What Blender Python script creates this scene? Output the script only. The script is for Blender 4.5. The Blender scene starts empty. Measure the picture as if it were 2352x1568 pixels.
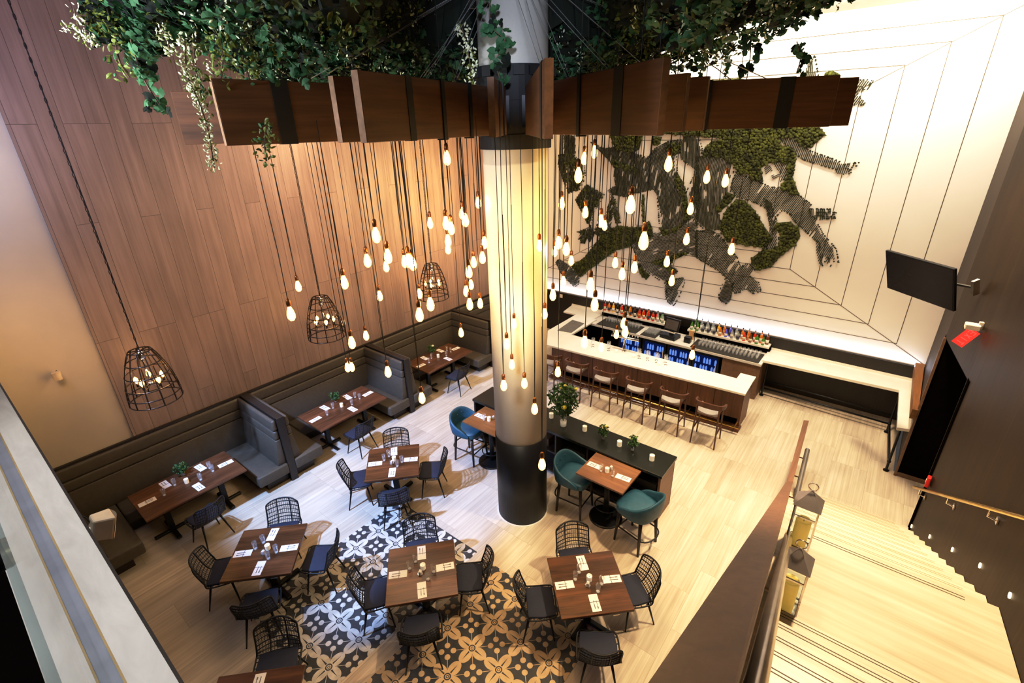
import bpy, bmesh, math, random
from mathutils import Vector, Matrix
PI = math.pi
rnd = random.Random(7)
SC = bpy.context.scene
COL = SC.collection

# ------------------------------------------------------------------ helpers
def tag(o, label=None, cat=None, group=None, kind=None):
    if label: o['label'] = label
    if cat: o['category'] = cat
    if group: o['group'] = group
    if kind: o['kind'] = kind
    return o

def thing(name, label, cat, loc=(0, 0, 0), rz=0.0, group=None):
    o = bpy.data.objects.new(name, None); COL.objects.link(o)
    o.empty_display_size = .05
    o.location = loc; o.rotation_euler = (0, 0, rz)
    return tag(o, label, cat, group)

def dup(root, loc, rz, label, group=None):
    r = root.copy(); COL.objects.link(r); r.location = loc; r.rotation_euler = (0, 0, rz)
    r['label'] = label
    if group: r['group'] = group
    for ch in list(root.children):
        c = ch.copy(); COL.objects.link(c); c.parent = r
        for g in list(ch.children):
            d = g.copy(); COL.objects.link(d); d.parent = c
    return r

class MB:
    """collects geometry; build() links it as one mesh object"""
    def __init__(s): s.v = []; s.f = []; s.m = []; s.mi = 0
    def add(s, vs, fs):
        k = len(s.v); s.v += [tuple(p) for p in vs]
        for f in fs: s.f.append(tuple(k + i for i in f)); s.m.append(s.mi)
        return s
    def prism(s, pts, z0, z1):
        n = len(pts)
        a = sum(pts[i][0]*pts[(i+1) % n][1]-pts[(i+1) % n][0]*pts[i][1] for i in range(n))
        if a < 0: pts = pts[::-1]
        vs = [(p[0], p[1], z0) for p in pts] + [(p[0], p[1], z1) for p in pts]
        fs = [tuple(range(n))[::-1], tuple(range(n, 2*n))] + [(i, (i+1) % n, n+(i+1) % n, n+i) for i in range(n)]
        return s.add(vs, fs)
    def box(s, x0, x1, y0, y1, z0, z1):
        return s.prism([(x0, y0), (x1, y0), (x1, y1), (x0, y1)], z0, z1)
    def cbox(s, c, sz, rz=0, M=None):
        hx, hy, hz = sz[0]/2, sz[1]/2, sz[2]/2
        vs = [Vector((x*hx, y*hy, z*hz)) for z in (-1, 1) for x, y in ((-1, -1), (1, -1), (1, 1), (-1, 1))]
        R = M if M else Matrix.Rotation(rz, 3, 'Z')
        vs = [R @ v + Vector(c) for v in vs]
        return s.add(vs, [(3, 2, 1, 0), (4, 5, 6, 7), (0, 1, 5, 4), (1, 2, 6, 5), (2, 3, 7, 6), (3, 0, 4, 7)])
    def hexa(s, b, t):
        return s.add(list(b)+list(t), [(3, 2, 1, 0), (4, 5, 6, 7), (0, 1, 5, 4), (1, 2, 6, 5), (2, 3, 7, 6), (3, 0, 4, 7)])
    def tube(s, path, r, n=6, closed=False, cap=True, r1=None):
        P = [Vector(p) for p in path]; N = len(P); k = len(s.v)
        u = None
        for i, p in enumerate(P):
            if closed: t = P[(i+1) % N]-P[i-1]
            else: t = P[min(i+1, N-1)]-P[max(i-1, 0)]
            t.normalize()
            if u is None:
                u = t.cross(Vector((0, 0, 1)))
                if u.length < 1e-3: u = t.cross(Vector((1, 0, 0)))
            else: u = u - t*u.dot(t)
            u.normalize(); w = t.cross(u)
            rr = r if r1 is None else r+(r1-r)*i/(N-1)
            for j in range(n):
                a = 2*PI*j/n; s.v.append(tuple(p+(u*math.cos(a)+w*math.sin(a))*rr))
        for i in range(N if closed else N-1):
            a, b = k+i*n, k+((i+1) % N)*n
            for j in range(n):
                s.f.append((a+j, a+(j+1) % n, b+(j+1) % n, b+j)); s.m.append(s.mi)
        if cap and not closed:
            s.f.append(tuple(k+j for j in range(n))[::-1]); s.m.append(s.mi)
            s.f.append(tuple(k+(N-1)*n+j for j in range(n))); s.m.append(s.mi)
        return s
    def ring(s, c, R, r, n=24, m=6):
        return s.tube([(c[0]+R*math.cos(2*PI*i/n), c[1]+R*math.sin(2*PI*i/n), c[2]) for i in range(n)], r, m, True)
    def lathe(s, prof, n=16, c=(0, 0, 0)):
        k = len(s.v)
        for r, z in prof:
            for j in range(n):
                a = 2*PI*j/n; s.v.append((c[0]+r*math.cos(a), c[1]+r*math.sin(a), c[2]+z))
        for i in range(len(prof)-1):
            a, b = k+i*n, k+(i+1)*n
            for j in range(n):
                s.f.append((a+j, a+(j+1) % n, b+(j+1) % n, b+j)); s.m.append(s.mi)
        if prof[0][0] > 1e-4: s.f.append(tuple(k+j for j in range(n))[::-1]); s.m.append(s.mi)
        if prof[-1][0] > 1e-4: s.f.append(tuple(k+(len(prof)-1)*n+j for j in range(n))); s.m.append(s.mi)
        return s
    def grid(s, fn, nu, nv, closed_u=False):
        k = len(s.v)
        for j in range(nv+1):
            for i in range(nu + (0 if closed_u else 1)): s.v.append(tuple(fn(i/nu, j/nv)))
        w = nu if closed_u else nu+1
        for j in range(nv):
            for i in range(nu):
                a = k+j*w+i; b = k+j*w+(i+1) % w
                s.f.append((a, b, b+w, a+w)); s.m.append(s.mi)
        return s
    def sphere(s, c, r, nu=8, nv=6, sz=1.0):
        return s.lathe([(max(r*math.sin(PI*i/nv), 1e-5), -r*sz*math.cos(PI*i/nv)) for i in range(nv+1)], nu, c)
    def build(s, name, mats, parent=None, smooth=False, bevel=0, seg=2, recalc=False):
        me = bpy.data.meshes.new(name); me.from_pydata(s.v, [], s.f)
        mats = mats if isinstance(mats, (list, tuple)) else [mats]
        for m in mats: me.materials.append(m)
        if len(mats) > 1: me.polygons.foreach_set('material_index', s.m)
        if bevel or recalc:
            bm = bmesh.new(); bm.from_mesh(me)
            bmesh.ops.recalc_face_normals(bm, faces=bm.faces)
            if bevel:
                ed = [e for e in bm.edges if len(e.link_faces) == 2 and e.calc_face_angle(0) > .5]
                bmesh.ops.bevel(bm, geom=ed, offset=bevel, segments=seg, profile=.5, affect='EDGES', clamp_overlap=True)
            bm.to_mesh(me); bm.free()
        if smooth: me.polygons.foreach_set('use_smooth', [True]*len(me.polygons))
        me.update()
        o = bpy.data.objects.new(name, me); COL.objects.link(o)
        if parent: o.parent = parent
        return o

def smooth_path(pts, n=6):
    """Catmull-Rom through pts"""
    P = [Vector(p) for p in pts]; out = []
    for i in range(len(P)-1):
        p0, p1, p2, p3 = P[max(i-1, 0)], P[i], P[i+1], P[min(i+2, len(P)-1)]
        for k in range(n):
            t = k/n
            out.append(.5*((2*p1)+(p2-p0)*t+(2*p0-5*p1+4*p2-p3)*t*t+(3*p1-p0-3*p2+p3)*t**3))
    out.append(P[-1]); return out

def struct(name, mb, m, parent=None, label=None, **k):
    o = mb.build(name, m, parent, **k)
    o['kind'] = 'structure'
    if label: o['label'] = label
    return o

# ------------------------------------------------------------------ materials
class N:
    def __init__(s, name):
        s.mat = bpy.data.materials.new(name); s.mat.use_nodes = True
        s.t = s.mat.node_tree; s.b = s.t.nodes['Principled BSDF']; s.out = s.t.nodes['Material Output']
    def n(s, typ, **kw):
        nd = s.t.nodes.new(typ)
        for k, v in kw.items():
            if k.startswith('_'): setattr(nd, k[1:], v)
        for k, v in kw.items():
            if not k.startswith('_'):
                key = int(k[1:]) if k[0] == 'i' and k[1:].isdigit() else k.replace('__', ' ')
                if hasattr(v, 'is_linked'): s.t.links.new(v, nd.inputs[key])
                else: nd.inputs[key].default_value = v
        return nd
    def m(s, op, a, b=0.0, c=0.0):
        return s.n('ShaderNodeMath', _operation=op, i0=a, i1=b, i2=c).outputs[0]
    def ramp(s, fac, stops):
        nd = s.n('ShaderNodeValToRGB', Fac=fac); e = nd.color_ramp.elements
        e[0].position, e[0].color = stops[0][0], (*stops[0][1], 1)
        e[1].position, e[1].color = stops[-1][0], (*stops[-1][1], 1)
        for p, c in stops[1:-1]:
            q = e.new(p); q.color = (*c, 1)
        return nd.outputs[0]
    def mix(s, fac, a, b, mode='MIX'):
        nd = s.t.nodes.new('ShaderNodeMix'); nd.data_type = 'RGBA'; nd.blend_type = mode
        for key, v in ((0, fac), (6, a), (7, b)):
            if hasattr(v, 'is_linked'): s.t.links.new(v, nd.inputs[key])
            else: nd.inputs[key].default_value = v if key == 0 else (*v[:3], 1)
        return nd.outputs[2]
    def set(s, **kw):
        for k, v in kw.items():
            i = s.b.inputs[k.replace('__', ' ')]
            if hasattr(v, 'is_linked'): s.t.links.new(v, i)
            else: i.default_value = (*v, 1) if isinstance(v, tuple) and len(v) == 3 else v
        return s
    def bump(s, h, strength=.3, dist=.01):
        nd = s.n('ShaderNodeBump', Strength=strength, Distance=dist, Height=h)
        s.t.links.new(nd.outputs[0], s.b.inputs['Normal'])
    def xyz(s, kind='Object'):
        tc = s.n('ShaderNodeTexCoord'); sp = s.n('ShaderNodeSeparateXYZ', Vector=tc.outputs[kind])
        return sp.outputs[0], sp.outputs[1], sp.outputs[2]
    def vec(s, x, y, z=0.0):
        return s.n('ShaderNodeCombineXYZ', X=x, Y=y, Z=z).outputs[0]

def plain(name, c, rough=.5, metal=0.0, vary=.12, scale=6.0, **kw):
    a = N(name); x, y, z = a.xyz()
    nz = a.n('ShaderNodeTexNoise', Vector=a.vec(x, y, z), Scale=scale, Detail=3.0)
    d = tuple(v*(1-vary) for v in c); l = tuple(min(v*(1+vary), 1) for v in c)
    a.set(Base__Color=a.ramp(nz.outputs[0], [(.3, d), (.7, l)]), Roughness=rough, Metallic=metal, **kw)
    return a.mat

def wood(name, c1, c2, axis='x', other='y', plank=None, rough=.45, seam=.35, tint=.25, grain=16.0, joint=2.0, seamw=.004, coords='Object', lengthscale=1.2, spec=.5):
    a = N(name); X = dict(zip('xyz', a.xyz(coords)))
    L, W = X[axis], X[other]; T = X[[k for k in 'xyz' if k not in (axis, other)][0]]
    off = 0.0
    if plank:
        br = a.n('ShaderNodeTexBrick', _offset=.43, _offset_frequency=3, Vector=a.vec(L, W), Color1=(0, 0, 0, 1), Color2=(1, 1, 1, 1), Mortar=(.5, .5, .5, 1),
                 Scale=1.0, Mortar__Size=seamw, Mortar__Smooth=.1, Bias=0.0, Brick__Width=joint, Row__Height=plank)
        sp = a.n('ShaderNodeSeparateColor', Color=br.outputs['Color']).outputs[0]
        off = a.m('MULTIPLY', sp, 7.0)
    v = a.vec(a.m('MULTIPLY', L, lengthscale), a.m('MULTIPLY', W, grain), a.m('ADD', a.m('MULTIPLY', T, grain), off))
    n1 = a.n('ShaderNodeTexNoise', Vector=v, Scale=1.0, Detail=6.0, Roughness=.62, Distortion=.6)
    n2 = a.n('ShaderNodeTexNoise', Vector=a.vec(a.m('MULTIPLY', L, .9), a.m('MULTIPLY', W, 2.5), off), Scale=1.3, Detail=3.0)
    f = a.m('ADD', a.m('MULTIPLY', n1.outputs[0], .65), a.m('MULTIPLY', n2.outputs[0], .35))
    col = a.ramp(f, [(.33, c1), (.66, c2)])
    if plank:
        k = a.m('ADD', 1-tint/2, a.m('MULTIPLY', sp, tint))
        col = a.mix(1.0, col, a.vec(k, k, k), 'MULTIPLY')
        col = a.mix(br.outputs['Fac'], col, tuple(c*seam for c in c1))
    a.set(Base__Color=col, Roughness=rough, Specular__IOR__Level=spec)
    a.bump(f, .12, .004)
    return a.mat

def emit(name, c, s):
    a = N(name); e = a.n('ShaderNodeEmission', Color=(*c, 1), Strength=s)
    a.t.links.new(e.outputs[0], a.out.inputs[0]); return a.mat

def glass(name, c=(1, 1, 1), rough=0.0, alpha=.75, emis=None, ior=.9):
    """thin clear glass: transparent mixed with a glossy coat (fresnel)"""
    a = N(name)
    tr = a.n('ShaderNodeBsdfTransparent', Color=(*c, 1)); gl = a.n('ShaderNodeBsdfGlossy', Roughness=rough, Color=(1, 1, 1, 1))
    lw = a.n('ShaderNodeLayerWeight', Blend=.5); fr = a.m('ADD', a.m('MULTIPLY', a.m('POWER', lw.outputs['Facing'], 5.0), ior), .03)
    mx = a.n('ShaderNodeMixShader', Fac=fr)
    a.t.links.new(tr.outputs[0], mx.inputs[1]); a.t.links.new(gl.outputs[0], mx.inputs[2])
    res = mx.outputs[0]
    if alpha < 1:
        df = a.n('ShaderNodeBsdfDiffuse', Color=(*c, 1)); m2 = a.n('ShaderNodeMixShader', Fac=1-alpha)
        a.t.links.new(res, m2.inputs[1]); a.t.links.new(df.outputs[0], m2.inputs[2]); res = m2.outputs[0]
    if emis:
        e = a.n('ShaderNodeEmission', Color=(*emis[0], 1), Strength=emis[1]); ad = a.n('ShaderNodeAddShader')
        a.t.links.new(res, ad.inputs[0]); a.t.links.new(e.outputs[0], ad.inputs[1]); res = ad.outputs[0]
    a.t.links.new(res, a.out.inputs[0]); return a.mat

def inlay_material(name, x0, y0, l0, l1, p=.4655):
    a = N(name); x, y, z = a.xyz()
    u = a.m('DIVIDE', a.m('SUBTRACT', x, x0), p); v = a.m('DIVIDE', a.m('SUBTRACT', y, y0), p)
    ax = a.m('ABSOLUTE', a.m('SUBTRACT', u, a.m('ROUND', u))); ay = a.m('ABSOLUTE', a.m('SUBTRACT', v, a.m('ROUND', v)))
    sq = lambda q: a.m('MULTIPLY', q, q)
    def ell(p_, q_): return a.m('LESS_THAN', a.m('ADD', sq(a.m('DIVIDE', a.m('SUBTRACT', p_, .275), .228)), sq(a.m('DIVIDE', q_, .162))), 1.0)
    def slit(p_, q_): return a.m('MULTIPLY', a.m('LESS_THAN', q_, a.m('MULTIPLY', a.m('SUBTRACT', .42, p_), .08)), a.m('GREATER_THAN', p_, .12))
    pet = a.m('MAXIMUM', a.m('MULTIPLY', ell(ax, ay), a.m('SUBTRACT', 1.0, slit(ax, ay))), a.m('MULTIPLY', ell(ay, ax), a.m('SUBTRACT', 1.0, slit(ay, ax))))
    r = a.m('SQRT', a.m('ADD', sq(ax), sq(ay)))
    ringd = a.m('MULTIPLY', a.m('GREATER_THAN', r, .066), a.m('LESS_THAN', r, .1))
    cen = a.m('LESS_THAN', r, .125)
    inn = a.m('MULTIPLY', a.m('GREATER_THAN', r, .024), a.m('LESS_THAN', r, .042))
    w = a.m('MAXIMUM', pet, cen)
    w = a.m('MULTIPLY', w, a.m('SUBTRACT', 1.0, a.m('MAXIMUM', ringd, inn)))
    bx = a.m('SUBTRACT', .5, ax); by = a.m('SUBTRACT', .5, ay)
    dot = a.m('LESS_THAN', a.m('SQRT', a.m('ADD', sq(a.m('SUBTRACT', bx, .12)), sq(a.m('SUBTRACT', by, .12)))), .082)
    line = a.m('MULTIPLY', a.m('LESS_THAN', a.m('ABSOLUTE', a.m('SUBTRACT', bx, by)), .012), a.m('MULTIPLY', a.m('GREATER_THAN', bx, .16), a.m('LESS_THAN', bx, .36)))
    w = a.m('MAXIMUM', w, a.m('MAXIMUM', dot, line))
    nz = a.n('ShaderNodeTexNoise', Vector=a.vec(x, y, 0.0), Scale=9.0, Detail=5.0)
    light = a.ramp(nz.outputs[0], [(.3, l0), (.7, l1)])
    dark = a.ramp(nz.outputs[0], [(.3, (.034, .036, .042)), (.7, (.06, .062, .07))])
    a.set(Base__Color=a.mix(w, dark, light), Roughness=.5)
    return a.mat

M = {}
M['floor'] = wood('stone_plank_floor', (.44, .37, .285), (.71, .625, .51), 'y', 'x', plank=.60, joint=1.2, rough=.34, seam=.85, tint=.16, grain=22, seamw=.0022, lengthscale=.4, spec=.35)
M['wallwood'] = wood('wall_oak', (.245, .172, .145), (.385, .278, .238), 'z', 'y', plank=.285, joint=3.3, rough=.5, seam=.5, tint=.13, grain=13, seamw=.0035, lengthscale=.5)
M['plaster'] = plain('cream_plaster', (.56, .49, .40), .8, vary=.03, scale=2)
M['white'] = plain('white_panel', (.80, .76, .70), .5, vary=.02, scale=1.5)
M['ceil'] = plain('ceiling_paint', (.62, .56, .48), .8, vary=.04)
M['darkwood'] = wood('dark_veneer', (.024, .0135, .0072), (.050, .030, .016), 'z', 'y', rough=.5, grain=26, lengthscale=.7, spec=.22)
M['darkwood_x'] = wood('dark_veneer_x', (.012, .009, .007), (.026, .018, .012), 'z', 'x', rough=.45, grain=26, lengthscale=.7)
M['espresso'] = wood('espresso_wood', (.016, .012, .010), (.036, .027, .022), 'x', 'y', rough=.4, grain=24)
M['capwood'] = wood('parapet_wood', (.13, .068, .038), (.23, .125, .072), 'y', 'x', rough=.42, grain=20, lengthscale=.6)
M['tablewood'] = wood('walnut_table', (.038, .014, .006), (.175, .072, .028), 'x', 'y', plank=.16, joint=3.0, rough=.28, seam=.4, tint=.5, grain=15, seamw=.0012)
M['hightable'] = wood('oak_table', (.14, .062, .022), (.30, .145, .055), 'x', 'y', rough=.32, grain=18)
M['endgrain'] = plain('pale_end_grain', (.30, .17, .10), .7, vary=.2, scale=20)
M['beam'] = wood('beam_cedar', (.062, .024, .010), (.175, .072, .032), 'x', 'z', rough=.6, grain=15, lengthscale=.8)
M['barwood'] = wood('bar_walnut', (.095, .034, .013), (.21, .085, .034), 'z', 'x', plank=.24, joint=3, rough=.4, seam=.5, tint=.35, grain=16, seamw=.002)
M['stoolwood'] = wood('stool_teak', (.060, .022, .010), (.15, .058, .026), 'z', 'x', rough=.35, grain=20)
M['boxwood'] = wood('box_oak', (.15, .065, .018), (.30, .14, .045), 'y', 'z', rough=.5, grain=14)
M['seat'] = plain('booth_leather', (.092, .076, .056), .5, vary=.1, scale=14)
M['stoolpad'] = plain('grey_pad', (.36, .33, .31), .8, vary=.06, scale=30)
M['teal'] = plain('teal_leather', (.030, .105, .155), .45, vary=.12, scale=12)
M['weave'] = plain('black_weave', (.012, .012, .015), .5)
M['pad'] = plain('navy_pad', (.026, .030, .055), .75)
M['metalblack'] = plain('black_metal', (.010, .010, .011), .38, metal=.3)
M['strap'] = plain('black_strap', (.010, .010, .012), .65)
M['bronze'] = plain('dark_bronze', (.055, .033, .022), .35, metal=.8)
M['steel'] = plain('brushed_steel', (.74, .70, .62), .25, metal=.85)
M['lanternroof'] = plain('lantern_roof', (.40, .37, .36), .28, metal=.5)
M['nosing2'] = plain('nosing_faint', (.36, .27, .16), .6)
M['chrome'] = plain('chrome', (.75, .72, .70), .12, metal=1.0)
M['brass'] = plain('brass_rail', (.72, .52, .16), .25, metal=1.0)
M['marble'] = plain('white_stone', (.80, .76, .68), .22, vary=.05, scale=3)
M['pillar'] = plain('pillar_paint', (.70, .66, .58), .42, vary=.02, scale=40)
M['blackpaint'] = plain('black_gloss', (.006, .006, .007), .4, Specular__IOR__Level=.25)
M['console'] = plain('console_black', (.016, .018, .014), .22)
M['groove'] = plain('groove_bronze', (.10, .08, .045), .6)
M['napkin'] = plain('white_linen', (.85, .83, .82), .85, vary=.03, scale=20)
M['cutlery'] = plain('cutlery_metal', (.20, .19, .19), .35, metal=.4)
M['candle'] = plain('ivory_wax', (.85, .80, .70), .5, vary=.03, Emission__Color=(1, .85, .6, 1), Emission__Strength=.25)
M['yellowwax'] = plain('amber_wax', (.86, .60, .17), .45, vary=.10, scale=4, Emission__Color=(1, .62, .12, 1), Emission__Strength=.34)  # the wax itself emits to look bright yellow; no flame is built
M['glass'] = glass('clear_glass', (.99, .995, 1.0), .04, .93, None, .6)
M['glassbase'] = plain('glass_base', (.80, .82, .84), .2, vary=.05, Emission__Color=(1, 1, 1, 1), Emission__Strength=.08)  # faint emission paints in the brightness of the glass base
M['panel_glass'] = glass('guard_glass', (.86, .93, .94), 0.0, 1.0)
M['limestone'] = wood('grey_limestone', (.52, .50, .46), (.70, .67, .62), 'x', 'y', rough=.55, grain=9, lengthscale=2.5)
M['sealant'] = plain('tan_sealant', (.45, .33, .16), .6)
M['channel'] = plain('channel_metal', (.34, .37, .42), .35, metal=.4)
M['tread'] = wood('tread_stone', (.52, .43, .32), (.78, .68, .53), 'x', 'y', rough=.4, grain=12, lengthscale=.6)
M['nosing'] = plain('nosing_strip', (.10, .07, .045), .6)
M['leaf'] = plain('ivy_green', (.030, .112, .040), .65, vary=.5, scale=1.7)
M['leaf2'] = plain('olive_leaf', (.12, .15, .018), .6, vary=.5, scale=1.7)
M['blossom'] = plain('pale_blossom', (.75, .78, .55), .6)
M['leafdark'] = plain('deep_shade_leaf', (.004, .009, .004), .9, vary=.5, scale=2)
M['moss'] = plain('moss', (.060, .066, .010), .95, vary=.75, scale=9)
M['mossdark'] = plain('moss_dark', (.032, .032, .011), .95, vary=.4, scale=9)
M['stem'] = plain('vine_stem', (.12, .075, .045), .7)
M['rubber'] = plain('rubber_mat', (.03, .027, .022), .7)
M['plasticwhite'] = plain('cream_plastic', (.75, .70, .62), .45)
M['creamcase'] = plain('cream_case', (.60, .49, .35), .5)
M['screen'] = plain('tv_screen', (.010, .007, .009), .2, Specular__IOR__Level=.12)
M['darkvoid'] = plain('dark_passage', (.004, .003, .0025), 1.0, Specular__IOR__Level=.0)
M['filament'] = emit('filament_glow', (1, .82, .56), 125)
M['bulbglass'] = glass('amber_bulb', (1, .78, .42), .05, 1.0, ((1, .55, .17), 3.0))
M['socket'] = plain('copper_socket', (.24, .10, .035), .35, metal=.8)
M['cord'] = plain('black_cord', (.010, .009, .008), .7)
M['wire'] = plain('steel_wire', (.45, .45, .45), .4, metal=.6)
M['red'] = plain('red_plastic', (.75, .025, .02), .4)
M['redglow'] = emit('exit_red', (1, .05, .03), 1.4)
M['redlite'] = emit('exit_letter', (1, .11, .08), 1.5)
M['steplight'] = emit('step_light', (1, .82, .5), 5)
M['cooler'] = emit('cooler_blue', (.02, .05, .35), .22)
M['bluelight'] = emit('cooler_can_glow', (.22, .40, 1.0), .8)  # the cans emit, painting the cooler's blue light onto them
M['inlayL'] = inlay_material('cement_tile_left', -4.522, 2.052, (.50, .47, .42), (.72, .69, .62))
M['inlayR_warm'] = inlay_material('cement_tile_right_warm_lit', -3.203, 3.381, (.50, .38, .22), (.66, .50, .31))  # same tile as the left; warm light is tinted into its pale colour

# ------------------------------------------------------------------ camera
cam = bpy.data.cameras.new('camera'); co = bpy.data.objects.new('camera', cam); COL.objects.link(co)
cam.sensor_width = 36; cam.lens = 36*1110.84/2352; cam.clip_start = .02
Rw = ((0.78329067, 0.62114823, -0.02511181), (0.23424325, -0.33232493, -0.91361383), (-0.5758349, 0.70974292, -0.4058068))
mw = Matrix(((Rw[0][0], -Rw[1][0], -Rw[2][0], 0), (Rw[0][1], -Rw[1][1], -Rw[2][1], 0), (Rw[0][2], -Rw[1][2], -Rw[2][2], 6.4), (0, 0, 0, 1)))
co.matrix_world = mw
SC.camera = co

# ------------------------------------------------------------------ room shell
ZC = 8.3          # ceiling
struct('floor', MB().add([(-10.2, -.5, 0), (1.0, -.5, 0), (1.0, 13, 0), (-10.2, 13, 0)], [(0, 1, 2, 3)]).add([(1.0, 8.7, .0), (4, 8.7, 0), (4, 10.6, 0), (1.0, 10.6, 0)], [(0, 1, 2, 3)]), M['floor'], label='pale stone plank floor')
# patterned cement tile fields let into the floor
struct('floor_inlay', MB().box(-6.235, -4.235, 1.31, 4.155, -.01, .004), M['inlayL'], label='patterned black and white cement tile field under the left tables')
struct('floor_inlay', MB().box(-3.975, -1.985, 1.31, 4.125, -.01, .004), M['inlayR_warm'], label='patterned cement tile field under the right table')
wl = struct('wall_left', MB().box(-10.2, -10.0, -.1, 13, 0, ZC), M['plaster'], label='cream plaster side wall')
struct('wall_panelling', MB().box(-10.0, -9.955, 1.385, 12.95, 1.3, ZC), M['wallwood'], wl)
wb = struct('wall_back', MB().box(-10.0, 1.3, 12.87, 13.0, 1.38, ZC), M['white'], label='white feature wall scored with nested rectangles')
g = MB()
for k in range(7):
    xr = .515-.592*k; xl = -9.415+.592*k; zb = 1.80+.332*k; zt = 7.92-.322*k
    if xr-xl < .3: break
    w = .0065
    for (a0, a1, b0, b1) in ((xl-w, xr+w, zb-w, zb+w), (xl-w, xr+w, zt-w, zt+w), (xl-w, xl+w, zb-w, zt+w), (xr-w, xr+w, zb-w, zt+w)):
        g.add([(a0, 12.866, b0), (a1, 12.866, b0), (a1, 12.866, b1), (a0, 12.866, b1)], [(0, 1, 2, 3)])
for (x0, z0, x1, z1) in ((1.1, 1.43, -1.85, 3.13), (1.1, 8.24, -1.85, 6.6), (-9.99, 1.43, -7.05, 3.13), (-9.99, 8.24, -7.05, 6.6)):
    d = Vector((x1-x0, 0, z1-z0)).normalized(); nn = Vector((-d.z, 0, d.x))*.006
    a_, b_ = Vector((x0, 12.8655, z0)), Vector((x1, 12.8655, z1))
    g.add([a_-nn, b_-nn, b_+nn, a_+nn], [(0, 1, 2, 3)])
struct('wall_groove', g, M['groove'], wb)
struct('wall_base', MB().box(-10, 1.3, 12.80, 13.0, 0, 1.38), M['darkwood_x'], label='dark panelled base below the white feature wall')
# right side: end wall up to the passage, header over the passage, wall beside the stairs
W0, W1, W2 = (1.10, 12.9), (1.03, 10.49), (1.25, 8.82)
W3 = (2.16, -.3)
wr = MB()
def wallseg(mb, a, b, z0, z1, t=.2):
    d = Vector((b[0]-a[0], b[1]-a[1])).normalized(); nx, ny = -d.y*t, d.x*t
    mb.prism([a, b, (b[0]+nx, b[1]+ny), (a[0]+nx, a[1]+ny)], z0, z1)
wallseg(wr, W0, W1, 0, ZC, .02); wallseg(wr, W1, W2, 2.92, ZC, .02); wallseg(wr, W2, W3, -.1, ZC)
struct('wall_right', wr, M['darkwood'], label='dark veneer wall along the stairs', recalc=True)
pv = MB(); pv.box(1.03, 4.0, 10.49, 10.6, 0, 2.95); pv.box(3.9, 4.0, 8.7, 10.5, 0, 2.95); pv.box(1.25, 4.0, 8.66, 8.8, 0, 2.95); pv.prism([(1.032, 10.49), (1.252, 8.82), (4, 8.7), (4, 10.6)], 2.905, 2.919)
struct('wall_passage', pv, M['darkvoid'], label='unlit side passage off the dining floor')  # walls coloured near black, standing in for the passage's shade
tr = MB(); tr.box(1.005, 1.045, 10.455, 10.5, 0, 2.92); tr.box(1.03, 1.6, 10.47, 10.488, 0, .09)
struct('trim_1', tr, M['capwood'], label='wood edge trim and baseboard of the side passage')
struct('ceiling', MB().box(-10.2, 4.2, -.1, 13, ZC, ZC+.1), M['ceil'])
struct('wall_front', MB().box(-10.2, -.35, -.40, -.25, 0, 4.5), M['darkwood_x'], label='dark wall below the mezzanine')

# mezzanine edge with glass guard
LZ = 4.75
led = MB(); led.box(-10, -.2, -.03, .076, LZ-.05, LZ); led.box(-10, -.2, -.20, -.105, LZ-.05, LZ)
lo = struct('ledge', led, M['limestone'], label='grey stone coping along the mezzanine edge')
struct('ledge_seal', MB().box(-10, -.2, -.037, -.030, LZ-.05, LZ-.001).box(-10, -.2, -.105, -.098, LZ-.05, LZ-.001), M['sealant'], lo)
struct('ledge_channel', MB().box(-10, -.2, -.098, -.037, LZ-.05, LZ-.008), M['channel'], lo)
struct('ledge_fascia', MB().box(-10, -.2, .03, .090, 4.3, LZ-.06), M['darkwood_x'], lo)
struct('ledge_soffit', MB().box(-10, -.2, -.20, .06, 4.5, LZ-.05), M['darkwood_x'], lo)
gl = struct('guard_glass', MB().box(-9.9, -.45, -.074, -.062, LZ-.02, 5.78), M['panel_glass'], label='clear glass guard standing in the stone coping')
struct('mezzanine_floor', MB().box(-10.2, -.2, -4, -.19, LZ-.2, LZ-.12), M['darkvoid'], label='dark mezzanine floor behind the glass guard')
mp = thing('guard_handrail', 'steel handrail end with a black band behind the glass guard', 'rail', (-1.86, -.085, 5.28), 0)
MB().tube([(0, 0, 0), (0, -.6, 0)], .044, 16).build('rail_tube', M['steel'], mp, smooth=True)
MB().tube([(0, -.035, 0), (0, -.065, 0)], .047, 16).build('rail_band', M['blackpaint'], mp, smooth=True)

# stairs: lower flight, landing, upper flight
LANDZ, LY1, LY0 = 2.05, 5.37, 3.93
def wx(y): return 1.25+(8.82-y)*(.91/9.12)-.004
def px_(y): return -.06-(y)*.048
st = MB(); ns = MB(); ns2 = MB()
def step(y0, y1, z):
    st.prism([(px_(y0), y0), (wx(y0), y0), (wx(y1), y1), (px_(y1), y1)], 0, z)
n1 = 12
for i in range(1, n1+1):
    z = LANDZ*i/n1; yb = 8.75-(8.75-LY1)*(i-1)/(n1-1) if i < n1 else LY1
    yn = 8.75-(8.75-LY1)*i/(n1-1)
    if i < n1:
        step(yn, yb, z)
        for q in (.03, .055): ns2.box(px_(yb)+.08, wx(yb)-.18, yb-q-.005, yb-q, z, z+.0015)
step(LY0, LY1, LANDZ)
for q in (.05, .085): ns.box(.02, wx(LY1)-.25, LY1-q-.009, LY1-q, LANDZ, LANDZ+.0015)
n2 = 16
for i in range(1, n2+1):
    yb = LY0-.28*(i-1); z = LANDZ+(LZ-LANDZ)*i/n2
    step(yb-.28, yb, z)
    for q in (.03, .06): ns.box(px_(yb)+.08, wx(yb)-.25, yb-q-.008, yb-q, z, z+.0015)
so = struct('stairs', st, M['tread'], label='pale stone stairs with a landing')
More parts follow.
